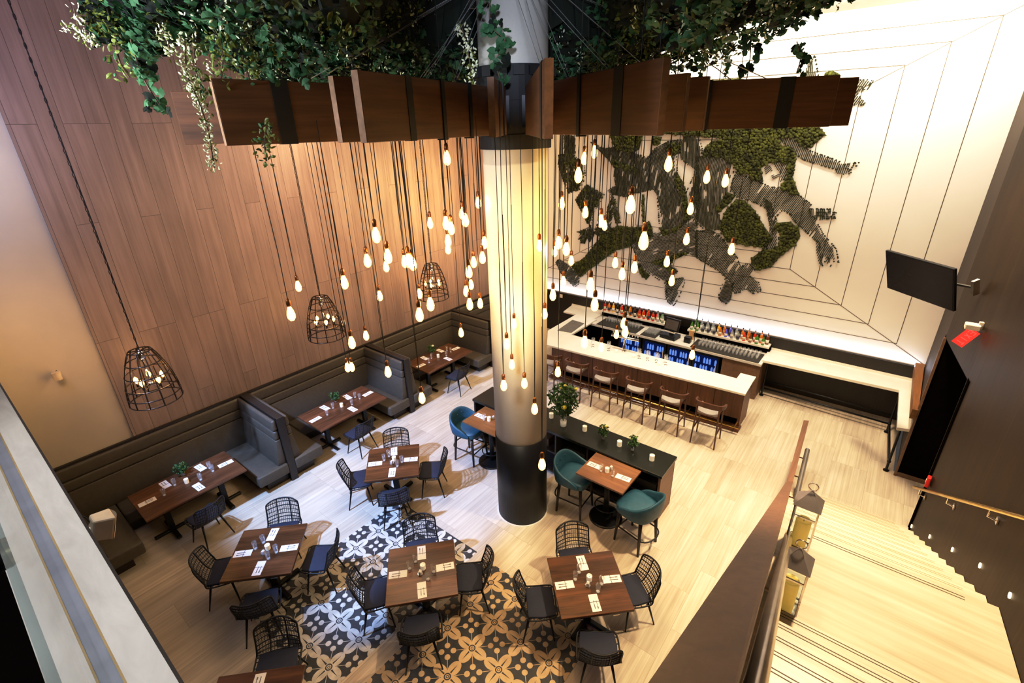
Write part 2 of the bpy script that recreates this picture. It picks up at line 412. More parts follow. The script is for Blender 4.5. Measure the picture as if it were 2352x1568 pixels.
struct('stair_nosing', ns, M['nosing'], so); struct('stair_nosing', ns2, M['nosing2'], so)
# parapet along the stairs: level end, then rising with the flight
pa = MB()
pl = [(-.612, 9.66), (-.495, 7.55), (-.135, .30)]; pr = [(-.528, 9.70), (-.412, 7.60), (-.022, .34)]
zt = [1.06, 1.06, 5.72]
for i in (0, 1):
    pa.hexa([(*pl[i], 0), (*pr[i], 0), (*pr[i+1], 0), (*pl[i+1], 0)], [(*pl[i], zt[i]), (*pr[i], zt[i]), (*pr[i+1], zt[i+1]), (*pl[i+1], zt[i+1])])
struct('wall_parapet', pa, M['capwood'], label='brown veneered parapet rising along the open side of the stairs', recalc=True)
# stair handrail on the parapet
h = thing('stair_handrail', 'thick round steel handrail on the inner side of the brown parapet', 'handrail', (-.3, 7.0, 1.0))
def hl(p): return (p[0]+.3, p[1]-7.0, p[2]-1.0)
MB().tube([hl(p) for p in ((-.385, 8.75, 1.0), (-.278, 6.92, 1.0), (-.262, 6.72, 1.06), (-.245, 6.5, 1.2), (.0, .75, 4.93), (.01, .3, 5.22))], .04, 14).build('rail_tube', M['steel'], h, smooth=True)
for yy in (8.6, 8.0, 7.4):
    x = -.385+(8.75-yy)*.0585
    MB().tube([hl((x, yy, .965)), hl((x, yy, .90)), hl((x-.1, yy, .90))], .011, 8).build('rail_bracket', M['chrome'], h, smooth=True)
for yy, zz in ((5.2, 2.02), (3.0, 3.43)):
    x = -.245+(6.5-yy)*.0426
    MB().tube([hl((x, yy, zz-.03)), hl((x, yy, zz-.1)), hl((x-.13, yy, zz-.1))], .013, 8).build('rail_bracket', M['chrome'], h, smooth=True)
# handrail on the dark wall
h = thing('wall_handrail', 'slim brass-coloured handrail on brackets along the dark stair wall', 'handrail', (1.17, 8.75, .95))
def wr_(y, off=.09): return 1.25+(8.82-y)*(.91/9.12)-off
pts = [(wr_(y)-1.17, y-8.75, (.637*(8.75-y))) for y in (8.9, 7.5, 5.9, 4.6, 3.9)]
MB().tube(pts, .024, 10).build('rail_tube', M['brass'], h, smooth=True)
for y in (8.55, 7.35, 6.15, 4.95):
    x = wr_(y)-1.17; z = .637*(8.75-y)
    b = MB().tube([(x, y-8.75, z-.02), (x, y-8.75, z-.10), (x+.085, y-8.75, z-.12)], .011, 8)
    b.cbox((x+.082, y-8.75, z-.12), (.012, .07, .07)); b.build('rail_bracket', M['chrome'], h)
for i, y in enumerate((8.62, 7.72, 6.85, 6.05, 5.3, 4.6, 3.75)):
    zz = (.637*(8.75-y)+.22) if y > 5.4 else LANDZ+.24
    lt = MB().lathe([(.0001, 0), (.030, 0), (.030, .01), (.0001, .012)], 14)
    o = lt.build('step_light', M['steplight']); o.location = (wr_(y, .003), y, zz); o.rotation_euler = (0, -PI/2, 0)
    tag(o, 'round glowing step light in the dark stair wall, number %s up from the bottom' % ('one two three four five six seven'.split()[i]), 'step light', 'step lights along the stair wall')

# pillar with black base and collar
PC = (-4.245, 5.41)
pi_ = MB().lathe([(.432, 1.68), (.432, ZC)], 48, (*PC, 0))
po = struct('pillar', pi_, M['pillar'], label='round off-white pillar in the middle of the dining room', smooth=True)
struct('pillar_base', MB().lathe([(.44, .0), (.44, 1.68), (.432, 1.683)], 48, (*PC, 0)), M['blackpaint'], po, smooth=True)
struct('pillar_plinth', MB().lathe([(.465, .0), (.465, .012), (.44, .014)], 48, (*PC, 0)), M['plasticwhite'], po)
ck = thing('pillar_collar', 'black steel collar clamping the wooden planks to the pillar', 'collar', (*PC, 6.14))
MB().lathe([(.455, 0), (.475, 0), (.475, .17), (.455, .17)], 40).build('collar_band', M['strap'], ck, smooth=False)
MB().lathe([(.44, .17), (.462, .175), (.462, .55), (.475, .55), (.475, .93), (.44, .93)], 40).build('collar_band', M['strap'], ck)
cl = MB()
for i in range(16):
    a = 2*PI*i/16; cl.cbox((.50*math.cos(a), .50*math.sin(a), .86), (.05, .13, .10), a)
cl.build('collar_clamp', M['strap'], ck)

# ------------------------------------------------------------------ woven dining chairs
def chair_shell():
    prof = smooth_path([(0, .235, .455), (0, .10, .440), (0, -.06, .432), (0, -.17, .452), (0, -.235, .52), (0, -.275, .62), (0, -.31, .74), (0, -.335, .862)], 6)
    n = len(prof)-1
    def pt(s, t):
        x = t*n; i = min(int(x), n-1); p = prof[i].lerp(prof[i+1], x-i)
        w = .25+.015*math.sin(min(t*1.6, 1)*PI)
        if t > .9: w -= .035*((t-.9)/.1)**2
        if t < .10: w -= .045*((.1-t)/.1)**2
        back = max(0, min(1, (t-.35)/.25))
        y = p.y+back*.085*s*s+(1-back)*0; z = p.z+(1-back)*.028*s*s
        if t > .9: z -= .018*abs(s)**6*((t-.9)/.1)
        return Vector((s*w, y, z))
    return pt
SH = chair_shell()
def make_chair(label, group):
    t = thing('woven_chair', label, 'chair', group=group)
    K = 18
    fr = MB()
    fr.tube([SH(-1, i/K) for i in range(K+1)]+[SH(-1+2*j/10, 1) for j in range(1, 10)]+[SH(1, 1-i/K) for i in range(K+1)]+[SH(1-2*j/8, 0) for j in range(1, 8)], .0115, 6, True)
    fr.build('shell_frame', M['weave'], t, smooth=True)
    wv = MB()
    for s in (-.42, .42): wv.tube([SH(s, i/K) for i in range(K+1)], .0075, 5, cap=False)
    for j in range(1, 13):
        tt = j/13; wv.tube([SH(-1+2*i/8, tt) for i in range(9)], .0068, 5, cap=False)
    for i in range(1, 16):
        s = -1+2*i/16
        wv.tube([SH(s, .40+.6*k/10) for k in range(11)], .0034, 3, cap=False)
    for j in range(0, 26):
        tt = .4+.6*j/26; wv.tube([SH(-1+2*i/8, tt) for i in range(9)], .003, 3, cap=False)
    wv.build('woven_back', M['weave'], t)
    sp = MB().prism([(-.225, -.16), (.225, -.16), (.238, .05), (.215, .215), (-.215, .215), (-.238, .05)], .455, .49)
    sp.build('seat_pad', M['pad'], t, bevel=.012, smooth=True)
    MB().tube([(-.15, -.13, .425), (.15, .13, .425)], .009, 6).tube([(-.15, .13, .425), (.15, -.13, .425)], .009, 6).build('stretcher', M['metalblack'], t)
    for sx in (-1, 1):
        for sy in (-1, 1):
            MB().tube([(sx*.15, sy*.13, .44), (sx*.235, sy*.215-.02, 0)], .018, 8, r1=.0095).build('leg', M['metalblack'], t, smooth=True)
    return t

# ------------------------------------------------------------------ four-seat tables
def make_table(label):
    t = thing('dining_table', label, 'table', group='square dark wood tables')
    MB().box(-.475, .475, -.475, .475, .722, .762).build('tabletop', M['tablewood'], t, bevel=.004, seg=1)
    MB().box(-.44, .44, -.44, .44, .685, .722).build('apron', M['espresso'], t)
    for x in (-.24, .24):
        MB().box(x-.045, x+.045, -.479, -.474, .70, .714).build('table_latch', M['steel'], t)
    MB().box(-.05, .05, -.05, .05, .05, .70).build('column', M['metalblack'], t)
    b = MB()
    for a in (0, PI/2): b.cbox((0, 0, .035), (.74, .075, .05), a+PI/4)
    b.build('cross_base', M['metalblack'], t, bevel=.01, seg=1)
    return t

def make_booth_table(label, L):
    t = thing('booth_table', label, 'table', group='long booth tables')
    MB().box(-.47, .47, -L/2, L/2, .722, .762).build('tabletop', M['boothwood'], t, bevel=.004, seg=1)
    for y in (-L/2+.35, L/2-.35):
        MB().box(-.045, .045, y-.045, y+.045, .05, .722).build('column', M['metalblack'], t)
        b = MB().cbox((0, y, .035), (.66, .07, .045), .0); b.cbox((0, y, .034), (.07, .56, .045))
        b.build('cross_base', M['metalblack'], t, bevel=.01, seg=1)
    return t
M['boothwood'] = wood('walnut_booth_table', (.055, .022, .011), (.20, .085, .04), 'y', 'x', plank=.19, joint=4, rough=.3, seam=.4, tint=.4, grain=15, seamw=.0012)

TABLES = {   # centre, rotation, tops face the camera's lower side
 'far':   ((-6.39, 4.27), math.radians(48), 'the table nearest the pillar'),
 'left':  ((-6.24, 1.79), math.radians(46.5), 'the left table'),
 'mid':   ((-4.13, 2.95), math.radians(48.5), 'the middle table'),
 'right': ((-2.19, 4.19), math.radians(45.5), 'the right table'),
 'low':   ((-4.22, .58), math.radians(46), 'the table cut off at the bottom'),
}
TL = {'far': 'square dark wood table for four between the pillar and the booths', 'left': 'square dark wood table for four at the left edge of the tile field',
      'mid': 'square dark wood table for four standing on the patterned tiles', 'right': 'square dark wood table for four nearest the stairs, warm brown top',
      'low': 'square dark wood table cut off by the bottom edge of the picture'}
proto = None
TO = {}
for k, ((x, y), r, nm) in TABLES.items():
    if proto is None: proto = make_table(TL[k]); o = proto
    else: o = dup(proto, (0, 0, 0), 0, TL[k])
    o.location = (x, y, 0.0045 if k in ('left', 'mid', 'low') else 0); o.rotation_euler = (0, 0, r); TO[k] = o

SIDES = {'near': -90, 'right': 0, 'far': 90, 'left': 180}
SW = {'near': 'near', 'right': 'right-hand', 'far': 'far', 'left': 'left-hand'}
CH = {  # per chair: distance from table centre, sideways, extra turn
 ('far', 'near'): (.66, .02, 4), ('far', 'right'): (.68, -.02, -8), ('far', 'far'): (.66, 0, 0), ('far', 'left'): (.66, .02, 6),
 ('left', 'near'): (.68, .06, 10), ('left', 'right'): (.72, 0, -6), ('left', 'far'): (.70, .02, 3), ('left', 'left'): (.68, 0, 8),
 ('mid', 'near'): (.68, -.04, -2), ('mid', 'right'): (.68, 0, -6), ('mid', 'far'): (.68, .03, 2), ('mid', 'left'): (.66, 0, 6),
 ('right', 'near'): (.72, -.06, -12), ('right', 'right'): (.66, .02, 6), ('right', 'far'): (.68, 0, 0), ('right', 'left'): (.68, -.02, -4),
 ('low', 'far'): (.74, -.02, 6),
}
chair0 = None
GC = 'black woven chairs around the square tables'
for (tk, sd), (dist, side, turn) in CH.items():
    (cx, cy), r, nm = TABLES[tk]
    a = r+math.radians(SIDES[sd])
    x = cx+dist*math.cos(a)-side*math.sin(a); y = cy+dist*math.sin(a)+side*math.cos(a)
    lab = 'black woven chair at the %s side of %s' % (SW[sd], nm)
    rz = a+PI/2+math.radians(turn)
    if chair0 is None: chair0 = make_chair(lab, GC); o = chair0
    else: o = dup(chair0, (0, 0, 0), 0, lab, GC)
    on_tile = (-6.23 < x < -4.24 and y < 4.15) or (-3.97 < x < -1.99 and y < 4.12)
    o.location = (x, y, .0045 if on_tile else 0); o.rotation_euler = (0, 0, rz)

# ------------------------------------------------------------------ booths along the left wall
DIV = [3.23, 6.33, 9.41]
BW = ['nearest', 'middle', 'farthest full']
XW = -9.955; XE = -8.42; TOPZ = 1.46
def cushion(mb, b, t): mb.hexa(b, t)
def backrest(parent, p0, p1, nrm, name='backrest'):
    """panel with two rolled bolsters, from plan point p0 to p1, leaning along nrm"""
    p0, p1, nv = Vector((*p0, 0)), Vector((*p1, 0)), Vector((*nrm, 0))
    def q(p, d, z): return (p.x+nv.x*d, p.y+nv.y*d, z)
    mb = MB().hexa([q(p0, 0, .44), q(p1, 0, .44), q(p1, .17, .44), q(p0, .17, .44)], [q(p0, 0, 1.0), q(p1, 0, 1.0), q(p1, .10, 1.0), q(p0, .10, 1.0)])
    o = mb.build(name, M['seat'], parent, bevel=.02, smooth=True)
    for z0, z1, d in ((1.0, 1.2, .115), (1.2, 1.43, .105)):
        mb = MB().hexa([q(p0, 0, z0), q(p1, 0, z0), q(p1, d, z0), q(p0, d, z0)], [q(p0, 0, z1), q(p1, 0, z1), q(p1, d-.02, z1), q(p0, d-.02, z1)])
        mb.build('bolster', M['seat'], o, bevel=.048, seg=4, smooth=True)
for i, (y0, y1) in enumerate(((.16, 3.23), (3.37, 6.33), (6.47, 9.41), (9.55, 12.1))):
    lab = ['U-shaped grey leather booth bench nearest the mezzanine', 'U-shaped grey leather booth bench in the middle of the row', 'U-shaped grey leather booth bench third along the wood wall', 'grey leather booth bench mostly hidden behind the pillar'][i]
    t = thing('booth_bench', lab, 'bench', (XW, (y0+y1)/2, 0), group='grey booth benches along the wood wall')
    def L(p): return (p[0]-XW, p[1]-(y0+y1)/2)
    def hexl(x0, x1, a, b, z0, z1):
        return MB().prism([L((x0, a)), L((x1, a)), L((x1, b)), L((x0, b))], z0, z1)
    e = .003
    hexl(XW+.005, XW+.62, y0+.61, (y1-.61 if i < 3 else y1), .22, .45).build('wall_seat', M['seat'], t, bevel=.03, smooth=True)
    backrest(t, L((XW+.005, y0+.02)), L((XW+.005, y1-.02)), (1, 0))
    ends = ((y0, 1), (y1, -1)) if i < 3 else ((y0, 1),)
    for ye, sg in ends:
        a, b = sorted((ye+sg*e, ye+sg*.60))
        hexl(XW+.12, XE+.04, a, b, .22, .45).build('end_seat', M['seat'], t, bevel=.03, smooth=True)
        backrest(t, L((XW+.02, ye+sg*e)), L((XE-.02, ye+sg*e)), (0, sg))
        a, b = sorted((ye+sg*e, ye+sg*.42))
        hexl(XW+.1, XE-.10, a, b, 0, .22).build('bench_base', M['espresso'], t)
    hexl(XW+.005, XW+.5, y0+.42, y1-.42, 0, .22).build('bench_base', M['espresso'], t)
for i, y in enumerate(DIV):
    t = thing('booth_divider', 'dark wood booth divider with a square end post, %s from the mezzanine' % ('first', 'second', 'third')[i], 'divider', (XE, y+.07, 0), group='dark dividers between the booths')
    MB().box(XW-XE+.002, -.02, -.05, .05, .0, 1.42).build('divider_panel', M['espresso'], t)
    MB().box(XW-XE+.002, .0, -.07, .07, 1.42, TOPZ).build('divider_cap', M['espresso'], t, bevel=.004, seg=1)
    MB().box(-.05, .02, -.07, .07, 0, TOPZ+.005).build('end_post', M['espresso'], t, bevel=.004, seg=1)
tag(MB().box(-9.954, -9.90, .12, 12.1, 1.44, 1.475).build('booth_cap_rail', M['espresso']), 'dark wood cap rail running along the top of the booth backs', 'rail')
# the near end of the first booth has a dark end panel
BT = [('near booth', 'long dark wood table in the nearest booth', (-8.87, 1.70), 1.60), ('second booth', 'long dark wood table in the second booth', (-8.87, 4.86), 1.68), ('third booth', 'long dark wood table in the third booth', (-8.96, 7.91), 1.62)]
for nm, lab, (x, y), Ln in BT:
    o = make_booth_table(lab, Ln); o.location = (x, y, 0)
for (x, y, r, nm) in ((-8.13, 1.62, 100, 'near'), (-8.12, 4.70, 98, 'second'), (-8.22, 7.83, 98, 'third')):
    dup(chair0, (x, y, 0), math.radians(r), 'black woven chair on the aisle side of the %s booth table' % nm, 'black woven chairs at the booths')

# ------------------------------------------------------------------ service console with high tables and teal stools
t = thing('service_console', 'long black-topped service console with open shelves behind the pillar', 'console', (-4.27, 6.82, 0))
cx0, cx1, cy0, cy1 = -2.12, 2.11, -.32, .31
MB().box(cx0-.02, cx1+.02, cy0-.02, cy1+.02, .985, 1.04).build('console_top', M['console'], t, bevel=.004, seg=1)
MB().box(cx1-.04, cx1, cy0, cy1, 0, .985).build('side_panel', M['capwood'], t)
MB().box(cx0, cx0+.04, cy0, cy1, 0, .985).build('side_panel', M['espresso'], t)
MB().box(cx0, cx1, cy1-.02, cy1, 0, .985).build('back_panel', M['espresso'], t)
MB().box(cx0+.04, cx1-.04, cy0+.01, cy1-.02, .05, .09).build('shelf', M['espresso'], t)
MB().box(cx0+.04, cx1-.04, cy0+.03, cy1-.02, .50, .53).build('shelf', M['espresso'], t)
for x in (-1.4, -.7, 0, .7, 1.4):
    MB().box(x-.015, x+.015, cy0+.01, cy1-.02, .05, .985).build('shelf_upright', M['espresso'], t)
for i, x in enumerate((-.55, .28, .95, 1.7)):
    b = MB().box(-.2, .2, -.12, .12, 0, .16)
    o = b.build('storage_tray', [M['capwood'], M['rubber']][i % 2]); o.location = (-4.27+x+.1, 6.76, .53)
    tag(o, '%s storage tray on the console shelf, %s from the left' % (['brown', 'black'][i % 2], ('first', 'second', 'third', 'last')[i]), 'tray', 'trays on the console shelves')

def make_high_table(label, w, d):
    t = thing('high_table', label, 'table', group='high oak tables at the console')
    MB().box(-w/2, w/2, -d/2, d/2, .962, 1.0).build('tabletop', M['hightable'], t, bevel=.004, seg=1)
    MB().lathe([(.05, .04), (.05, .962)], 14).build('column', M['metalblack'], t, smooth=True)
    MB().lathe([(.29, 0), (.29, .018), (.27, .03), (.06, .045)], 32).build('disc_base', M['metalblack'], t, smooth=False)
    MB().ring((0, 0, .28), .2, .011, 24).tube([(-.2, 0, .28), (.2, 0, .28)], .009).build('foot_ring', M['metalblack'], t, smooth=True)
    return t
o = make_high_table('high oak table for two right of the pillar against the console', .87, .70); o.location = (-2.93, 6.12, 0)
o = make_high_table('high oak table for two half hidden behind the pillar', .90, .70); o.location = (-5.58, 6.12, 0)

def make_teal_stool(label):
    t = thing('teal_stool', label, 'stool', group='teal leather stools at the high tables')
    def seat(u, v):
        a = 2*PI*u
        r = .26*min(1, v*4) if v < .25 else .26 if v < .75 else .26*(1-(v-.75)*4)
        z = .66 if v < .25 else .66+(v-.25)*2*.095 if v < .75 else .755+.022*math.sin((v-.75)*2*PI)
        c, s_ = math.cos(a), math.sin(a); e = .46
        return (r*math.copysign(abs(c)**e, c), r*math.copysign(abs(s_)**e, s_), z)
    MB().grid(seat, 32, 16, True).build('seat', M['teal'], t, smooth=True)
    def back(u, v):
        # closed loop around a curved slab: u along the arc, v around the section
        th = (u-.5)*math.radians(236); k = abs(u-.5)*2
        h = .37*(1-k**1.6*.86)
        sec = [(-.028, 0), (-.034, .5), (-.016, .96), (.0, 1.0), (.016, .96), (.030, .5), (.024, 0), (0, -.03), (-.028, 0)]
        x = v*8; i = min(int(x), 7); f = x-i
        d = sec[i][0]*(1-f)+sec[i+1][0]*f; hh = sec[i][1]*(1-f)+sec[i+1][1]*f
        R = .275+d+.05*hh*(1-k); z = .68+hh*h
        c, s_ = math.cos(th-PI/2), math.sin(th-PI/2); e = .72
        return (R*math.copysign(abs(c)**e, c), R*math.copysign(abs(s_)**e, s_), z)
    b = MB().grid(back, 28, 24).build('backrest', M['teal'], t, smooth=True)
    bt = MB()
    for z, xs in ((.93, (-.13, 0, .13)), (.84, (-.07, .07))):
        for x in xs: bt.sphere((x, -.262+.22*x*x, z), .011, 6, 4)
    bt.build('buttons', M['teal'], b)['kind'] = 'stuff'
    for sx in (-1, 1):
        for sy in (-1, 1):
            MB().tube([(sx*.18, sy*.18, .67), (sx*.215, sy*.215, 0)], .029, 8, r1=.017).build('leg', M['espresso'], t, smooth=True)
    MB().tube([(-.20, .20, .26), (.20, .20, .26)], .012).tube([(-.20, -.2, .3), (-.2, .2, .3)], .012).tube([(.20, -.2, .3), (.2, .2, .3)], .012).build('stretcher', M['espresso'], t)
    MB().tube([(.2*math.cos(a), -.2-.12*math.sin(a), .3) for a in [PI*i/10 for i in range(11)]], .012).build('curved_stretcher', M['espresso'], t, smooth=True)
    return t
s0 = make_teal_stool('teal leather high stool at the left of the table right of the pillar')
s0.location = (-3.49, 5.98, 0); s0.scale = (1.12, 1.12, 1.04); s0.rotation_euler = (0, 0, math.radians(-86))
dup(s0, (-2.28, 5.94, 0), math.radians(78), 'teal leather high stool at the stair-side end of the high table')
dup(s0, (-6.02, 5.95, 0), math.radians(-84), 'blue-lit teal high stool left of the pillar')

# ------------------------------------------------------------------ bar
t = thing('bar_counter', 'walnut-panelled bar body facing the row of stools', 'bar', (-4.2, 10.1, 0))
def bl(pts): return [(x+4.2, y-10.1) for x, y in pts]
F0, F1 = (-6.72, 10.02), (-1.84, 10.33)      # front face of the panels
def lerp2(a, b, f): return (a[0]+(b[0]-a[0])*f, a[1]+(b[1]-a[1])*f)
for i in range(8):
    a, b = lerp2(F0, F1, i/8+.001), lerp2(F0, F1, (i+1)/8-.001)
    MB().prism(bl([a, b, (b[0], b[1]+.05), (a[0], a[1]+.05)]), .25, 1.0).build('front_panel', M['barwood'], t)
MB().prism(bl([(-1.90, 10.33), (-1.84, 10.33), (-1.84, 10.98), (-1.90, 10.98)]), .0, 1.0).build('end_panel', M['barwood'], t)
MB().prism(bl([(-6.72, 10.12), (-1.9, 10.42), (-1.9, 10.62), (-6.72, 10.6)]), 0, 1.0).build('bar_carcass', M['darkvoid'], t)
MB().prism(bl([(-6.72, 9.86), (-1.80, 10.16), (-1.80, 10.42), (-6.72, 10.12)]), 0, .055).build('toe_plinth', M['barwood'], t)
rl = MB().tube([(-6.72+4.2, 9.80-10.1, .18), (-1.78+4.2, 10.06-10.1, .18)], .019, 10)
rr = rl.build('foot_rail', M['brass'], t, smooth=True)
for f in (.02, .27, .52, .77, .98):
    p = lerp2((-6.72, 9.80), (-1.78, 10.06), f)
    MB().tube([(p[0]+4.2, p[1]-10.1, .18), (p[0]+4.2, p[1]+.25-10.1, .2)], .014).build('rail_bracket', M['brass'], rr)
ct = MB()
for poly in ([(-6.70, 9.745), (-1.784, 10.075), (-1.80, 10.70), (-6.54, 10.70), (-7.24, 10.56)], [(-2.135, 10.70), (-1.80, 10.70), (-1.802, 11.03), (-2.135, 11.02)],
             [(-7.24, 10.56), (-6.54, 10.70), (-6.53, 12.13), (-7.26, 12.13)], [(-7.72, 12.13), (-6.62, 12.13), (-6.62, 12.80), (-7.82, 12.80)]):
    ct.prism(poly, .999, 1.044)
tag(ct.build('bar_countertop', M['marble']), 'white stone countertop wrapping around the bar', 'countertop')
tag(MB().prism([(-7.24, 12.775), (-6.62, 12.775), (-6.62, 12.80), (-7.82, 12.80), (-7.82, 12.775)], 1.044, 1.09).build('bar_upstand', M['marble']), 'low white stone upstand at the back corner of the bar', 'upstand')
tag(MB().prism([(-7.2, 10.72), (-6.62, 10.82), (-6.62, 12.2), (-7.2, 12.2)], 0, .998).build('return_cabinet', M['darkvoid']), 'dark cabinet under the left return of the bar', 'cabinet')
dm = MB(); dm.prism([(-7.02, 10.72), (-6.60, 10.80), (-6.66, 11.62), (-7.1, 11.66)], 1.044, 1.052)
tag(dm.build('drain_mat', plain('grey_mat', (.16, .15, .13), .6)), 'grey ribbed drain mat on the left return of the bar', 'mat')

def make_bar_stool(label):
    t = thing('bar_stool', label, 'stool', group='teak bar stools along the bar')
    def seat(u, v):
        x = (u-.5)*.44; 
        return (x, -.20+.40*v, .785+.05*(abs(u-.5)*2)**2+.02*math.sin(PI*v))
    s_ = MB().grid(seat, 10, 8)
    s_.grid(lambda u, v: (lambda p: (p[0], p[1], p[2]-.055))(seat(1-u, v)), 10, 8)
    for uu in (0, 1): s_.grid(lambda u, v: (lambda p: (p[0], p[1], p[2]-.055*v))(seat(uu, u)), 8, 1)
    for vv in (0, 1): s_.grid(lambda u, v: (lambda p: (p[0], p[1], p[2]-.055*v))(seat(u, vv)), 10, 1)
    s_.build('seat', M['stoolpad'], t, smooth=False)
    # seat rails
    MB().tube([(-.22, -.2, .745), (.22, -.2, .745), (.22, .2, .745), (-.22, .2, .745)], .016, 6, True).build('seat_frame', M['stoolwood'], t)
    rail = smooth_path([(-.29, .08, .955), (-.285, -.06, .965), (-.21, -.20, .99), (0, -.265, 1.015), (.21, -.20, .99), (.285, -.06, .965), (.29, .08, .955)], 6)
    mb = MB(); k = len(rail)
    for i, p in enumerate(rail):
        w = .024+.034*math.sin(PI*i/(k-1))
        tng = (rail[min(i+1, k-1)]-rail[max(i-1, 0)]).normalized(); nn = Vector((-tng.y, tng.x, 0)).normalized()
        for a, b in ((-1, -1), (1, -1), (1, 1), (-1, 1)): mb.v.append(tuple(p+nn*a*.020+Vector((0, 0, b*w))))
    for i in range(k-1):
        for j in range(4): mb.f.append((4*i+j, 4*i+(j+1) % 4, 4*i+4+(j+1) % 4, 4*i+4+j)); mb.m.append(0)
    mb.f.append((3, 2, 1, 0)); mb.m.append(0); mb.f.append((4*k-4, 4*k-3, 4*k-2, 4*k-1)); mb.m.append(0)
    mb.build('back_rail', M['stoolwood'], t)
    for sx in (-1, 1):
        MB().tube([(sx*.225, -.185, .975), (sx*.225, -.20, .72), (sx*.25, -.25, 0)], .023, 8, r1=.015).build('leg', M['stoolwood'], t, smooth=True)
        MB().tube([(sx*.28, .06, .95), (sx*.225, .19, .72), (sx*.25, .24, 0)], .023, 8, r1=.015).build('leg', M['stoolwood'], t, smooth=True)
        MB().tube([(sx*.24, -.22, .36), (sx*.24, .22, .36)], .015).build('stretcher', M['stoolwood'], t)
    MB().tube([(-.24, .22, .28), (.24, .22, .28)], .011).build('foot_bar', M['steel'], t)
    return t
on = ['nearest the stairs', 'second from the stairs', 'third from the stairs', 'fourth from the stairs', 'fifth from the stairs', 'beside the pillar']
b0 = None
for i, x in enumerate((-2.29, -3.09, -3.92, -4.77, -5.58, -6.38)):
    lab = 'teak bar stool with a grey seat at the bar, '+on[i]
    if b0 is None: b0 = make_bar_stool(lab); o = b0
    else: o = dup(b0, (0, 0, 0), 0, lab)
    o.location = (x, 9.45, 0); o.rotation_euler = (0, 0, math.radians((3, 2, 3, 3, 1, 3)[i]))

# back bar: counter, coolers, bottle shelf
t = thing('back_bar', 'back bar cabinet with a grey stone counter under the bottles', 'cabinet', (-4.25, 12.3, 0))
X0, X1 = -6.62+4.25, -1.875+4.25
MB().box(X0, X1, -.46, .48, .94, 1.0).build('counter', M['limestone'], t)
MB().box(X1-.9, X1-.01, -.42, .48, 0, .94).build('side_cabinet', M['capwood'], t)
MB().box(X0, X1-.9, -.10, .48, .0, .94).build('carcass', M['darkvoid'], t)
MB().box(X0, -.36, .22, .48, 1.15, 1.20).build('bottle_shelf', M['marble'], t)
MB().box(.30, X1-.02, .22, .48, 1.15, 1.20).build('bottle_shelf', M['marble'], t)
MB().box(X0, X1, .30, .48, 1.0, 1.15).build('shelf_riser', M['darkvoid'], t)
for i, x in enumerate((-5.35, -4.62, -3.9, -3.2)):
    f = thing('bottle_cooler', 'under-counter bottle cooler lit blue, %s from the left' % ('first', 'second', 'third', 'fourth')[i], 'cooler', (x, 12.0, .02), group='blue-lit coolers under the back bar')
    MB().box(-.34, .34, .0, .19, .02, .88).build('cooler_body', M['metalblack'], f)
    d = MB().box(-.34, -.29, -.05, 0, .05, .86).box(.29, .34, -.05, 0, .05, .86).box(-.29, .29, -.05, 0, .05, .12).box(-.29, .29, -.05, 0, .80, .86).build('cooler_door', M['metalblack'], f)
    MB().box(-.29, .29, -.012, -.002, .12, .80).build('lit_interior', M['cooler'], d)
    c = MB()
    for r_ in range(2):
        for q in range(8):
            if (q*5+r_*3+i) % 4: c.lathe([(.026, 0), (.026, .11), (.012, .15)], 8, (-.25+q*.071, -.026, .36+r_*.22))
    c.build('cans', M['bluelight'], d)['kind'] = 'stuff'
    MB().tube([(.27, -.065, .3), (.27, -.065, .65)], .01).build('door_handle', M['chrome'], d)
# till
t = thing('till', 'black till screen with a receipt printer on the back bar', 'till', (-4.28, 12.16, 1.0), math.radians(-8))
MB().cbox((0, 0, .05), (.44, .34, .10)).build('cash_drawer', M['metalblack'], t)
MB().cbox((0, .08, .16), (.10, .10, .14)).build('stand', M['metalblack'], t)
mt = Matrix.Rotation(math.radians(-14), 3, 'X')
s_ = MB().cbox((0, .06, .36), (.42, .05, .34), M=mt).build('screen_case', M['metalblack'], t)
MB().cbox((0, .031, .367), (.36, .006, .26), M=mt).build('screen', plain('till_screen', (.10, .085, .075), .2), s_)
MB().cbox((0, -.02, .165), (.30, .02, .03)).build('card_reader', M['plasticwhite'], t)
tag(MB().box(-3.86, -3.70, 12.05, 12.2, 1.0, 1.16).build('receipt_printer', M['metalblack']), 'small black receipt printer beside the till', 'printer')
tag(MB().box(-3.84, -3.72, 12.35, 12.40, 1.0, 1.25).build('card_stand', plain('tan_card', (.62, .38, .16), .6)), 'small tan card standing behind the printer', 'card')
for x0, x1, w in ((-6.4, -5.15, 'left end of the back bar'), (-5.02, -4.58, 'left of the till'), (-3.62, -1.95, 'right part of the back bar')):
    tag(MB().box(x0, x1, 11.86, 12.46, 1.0, 1.012).build('bar_mat', M['rubber']), 'dark rubber bar mat on the '+w, 'mat')
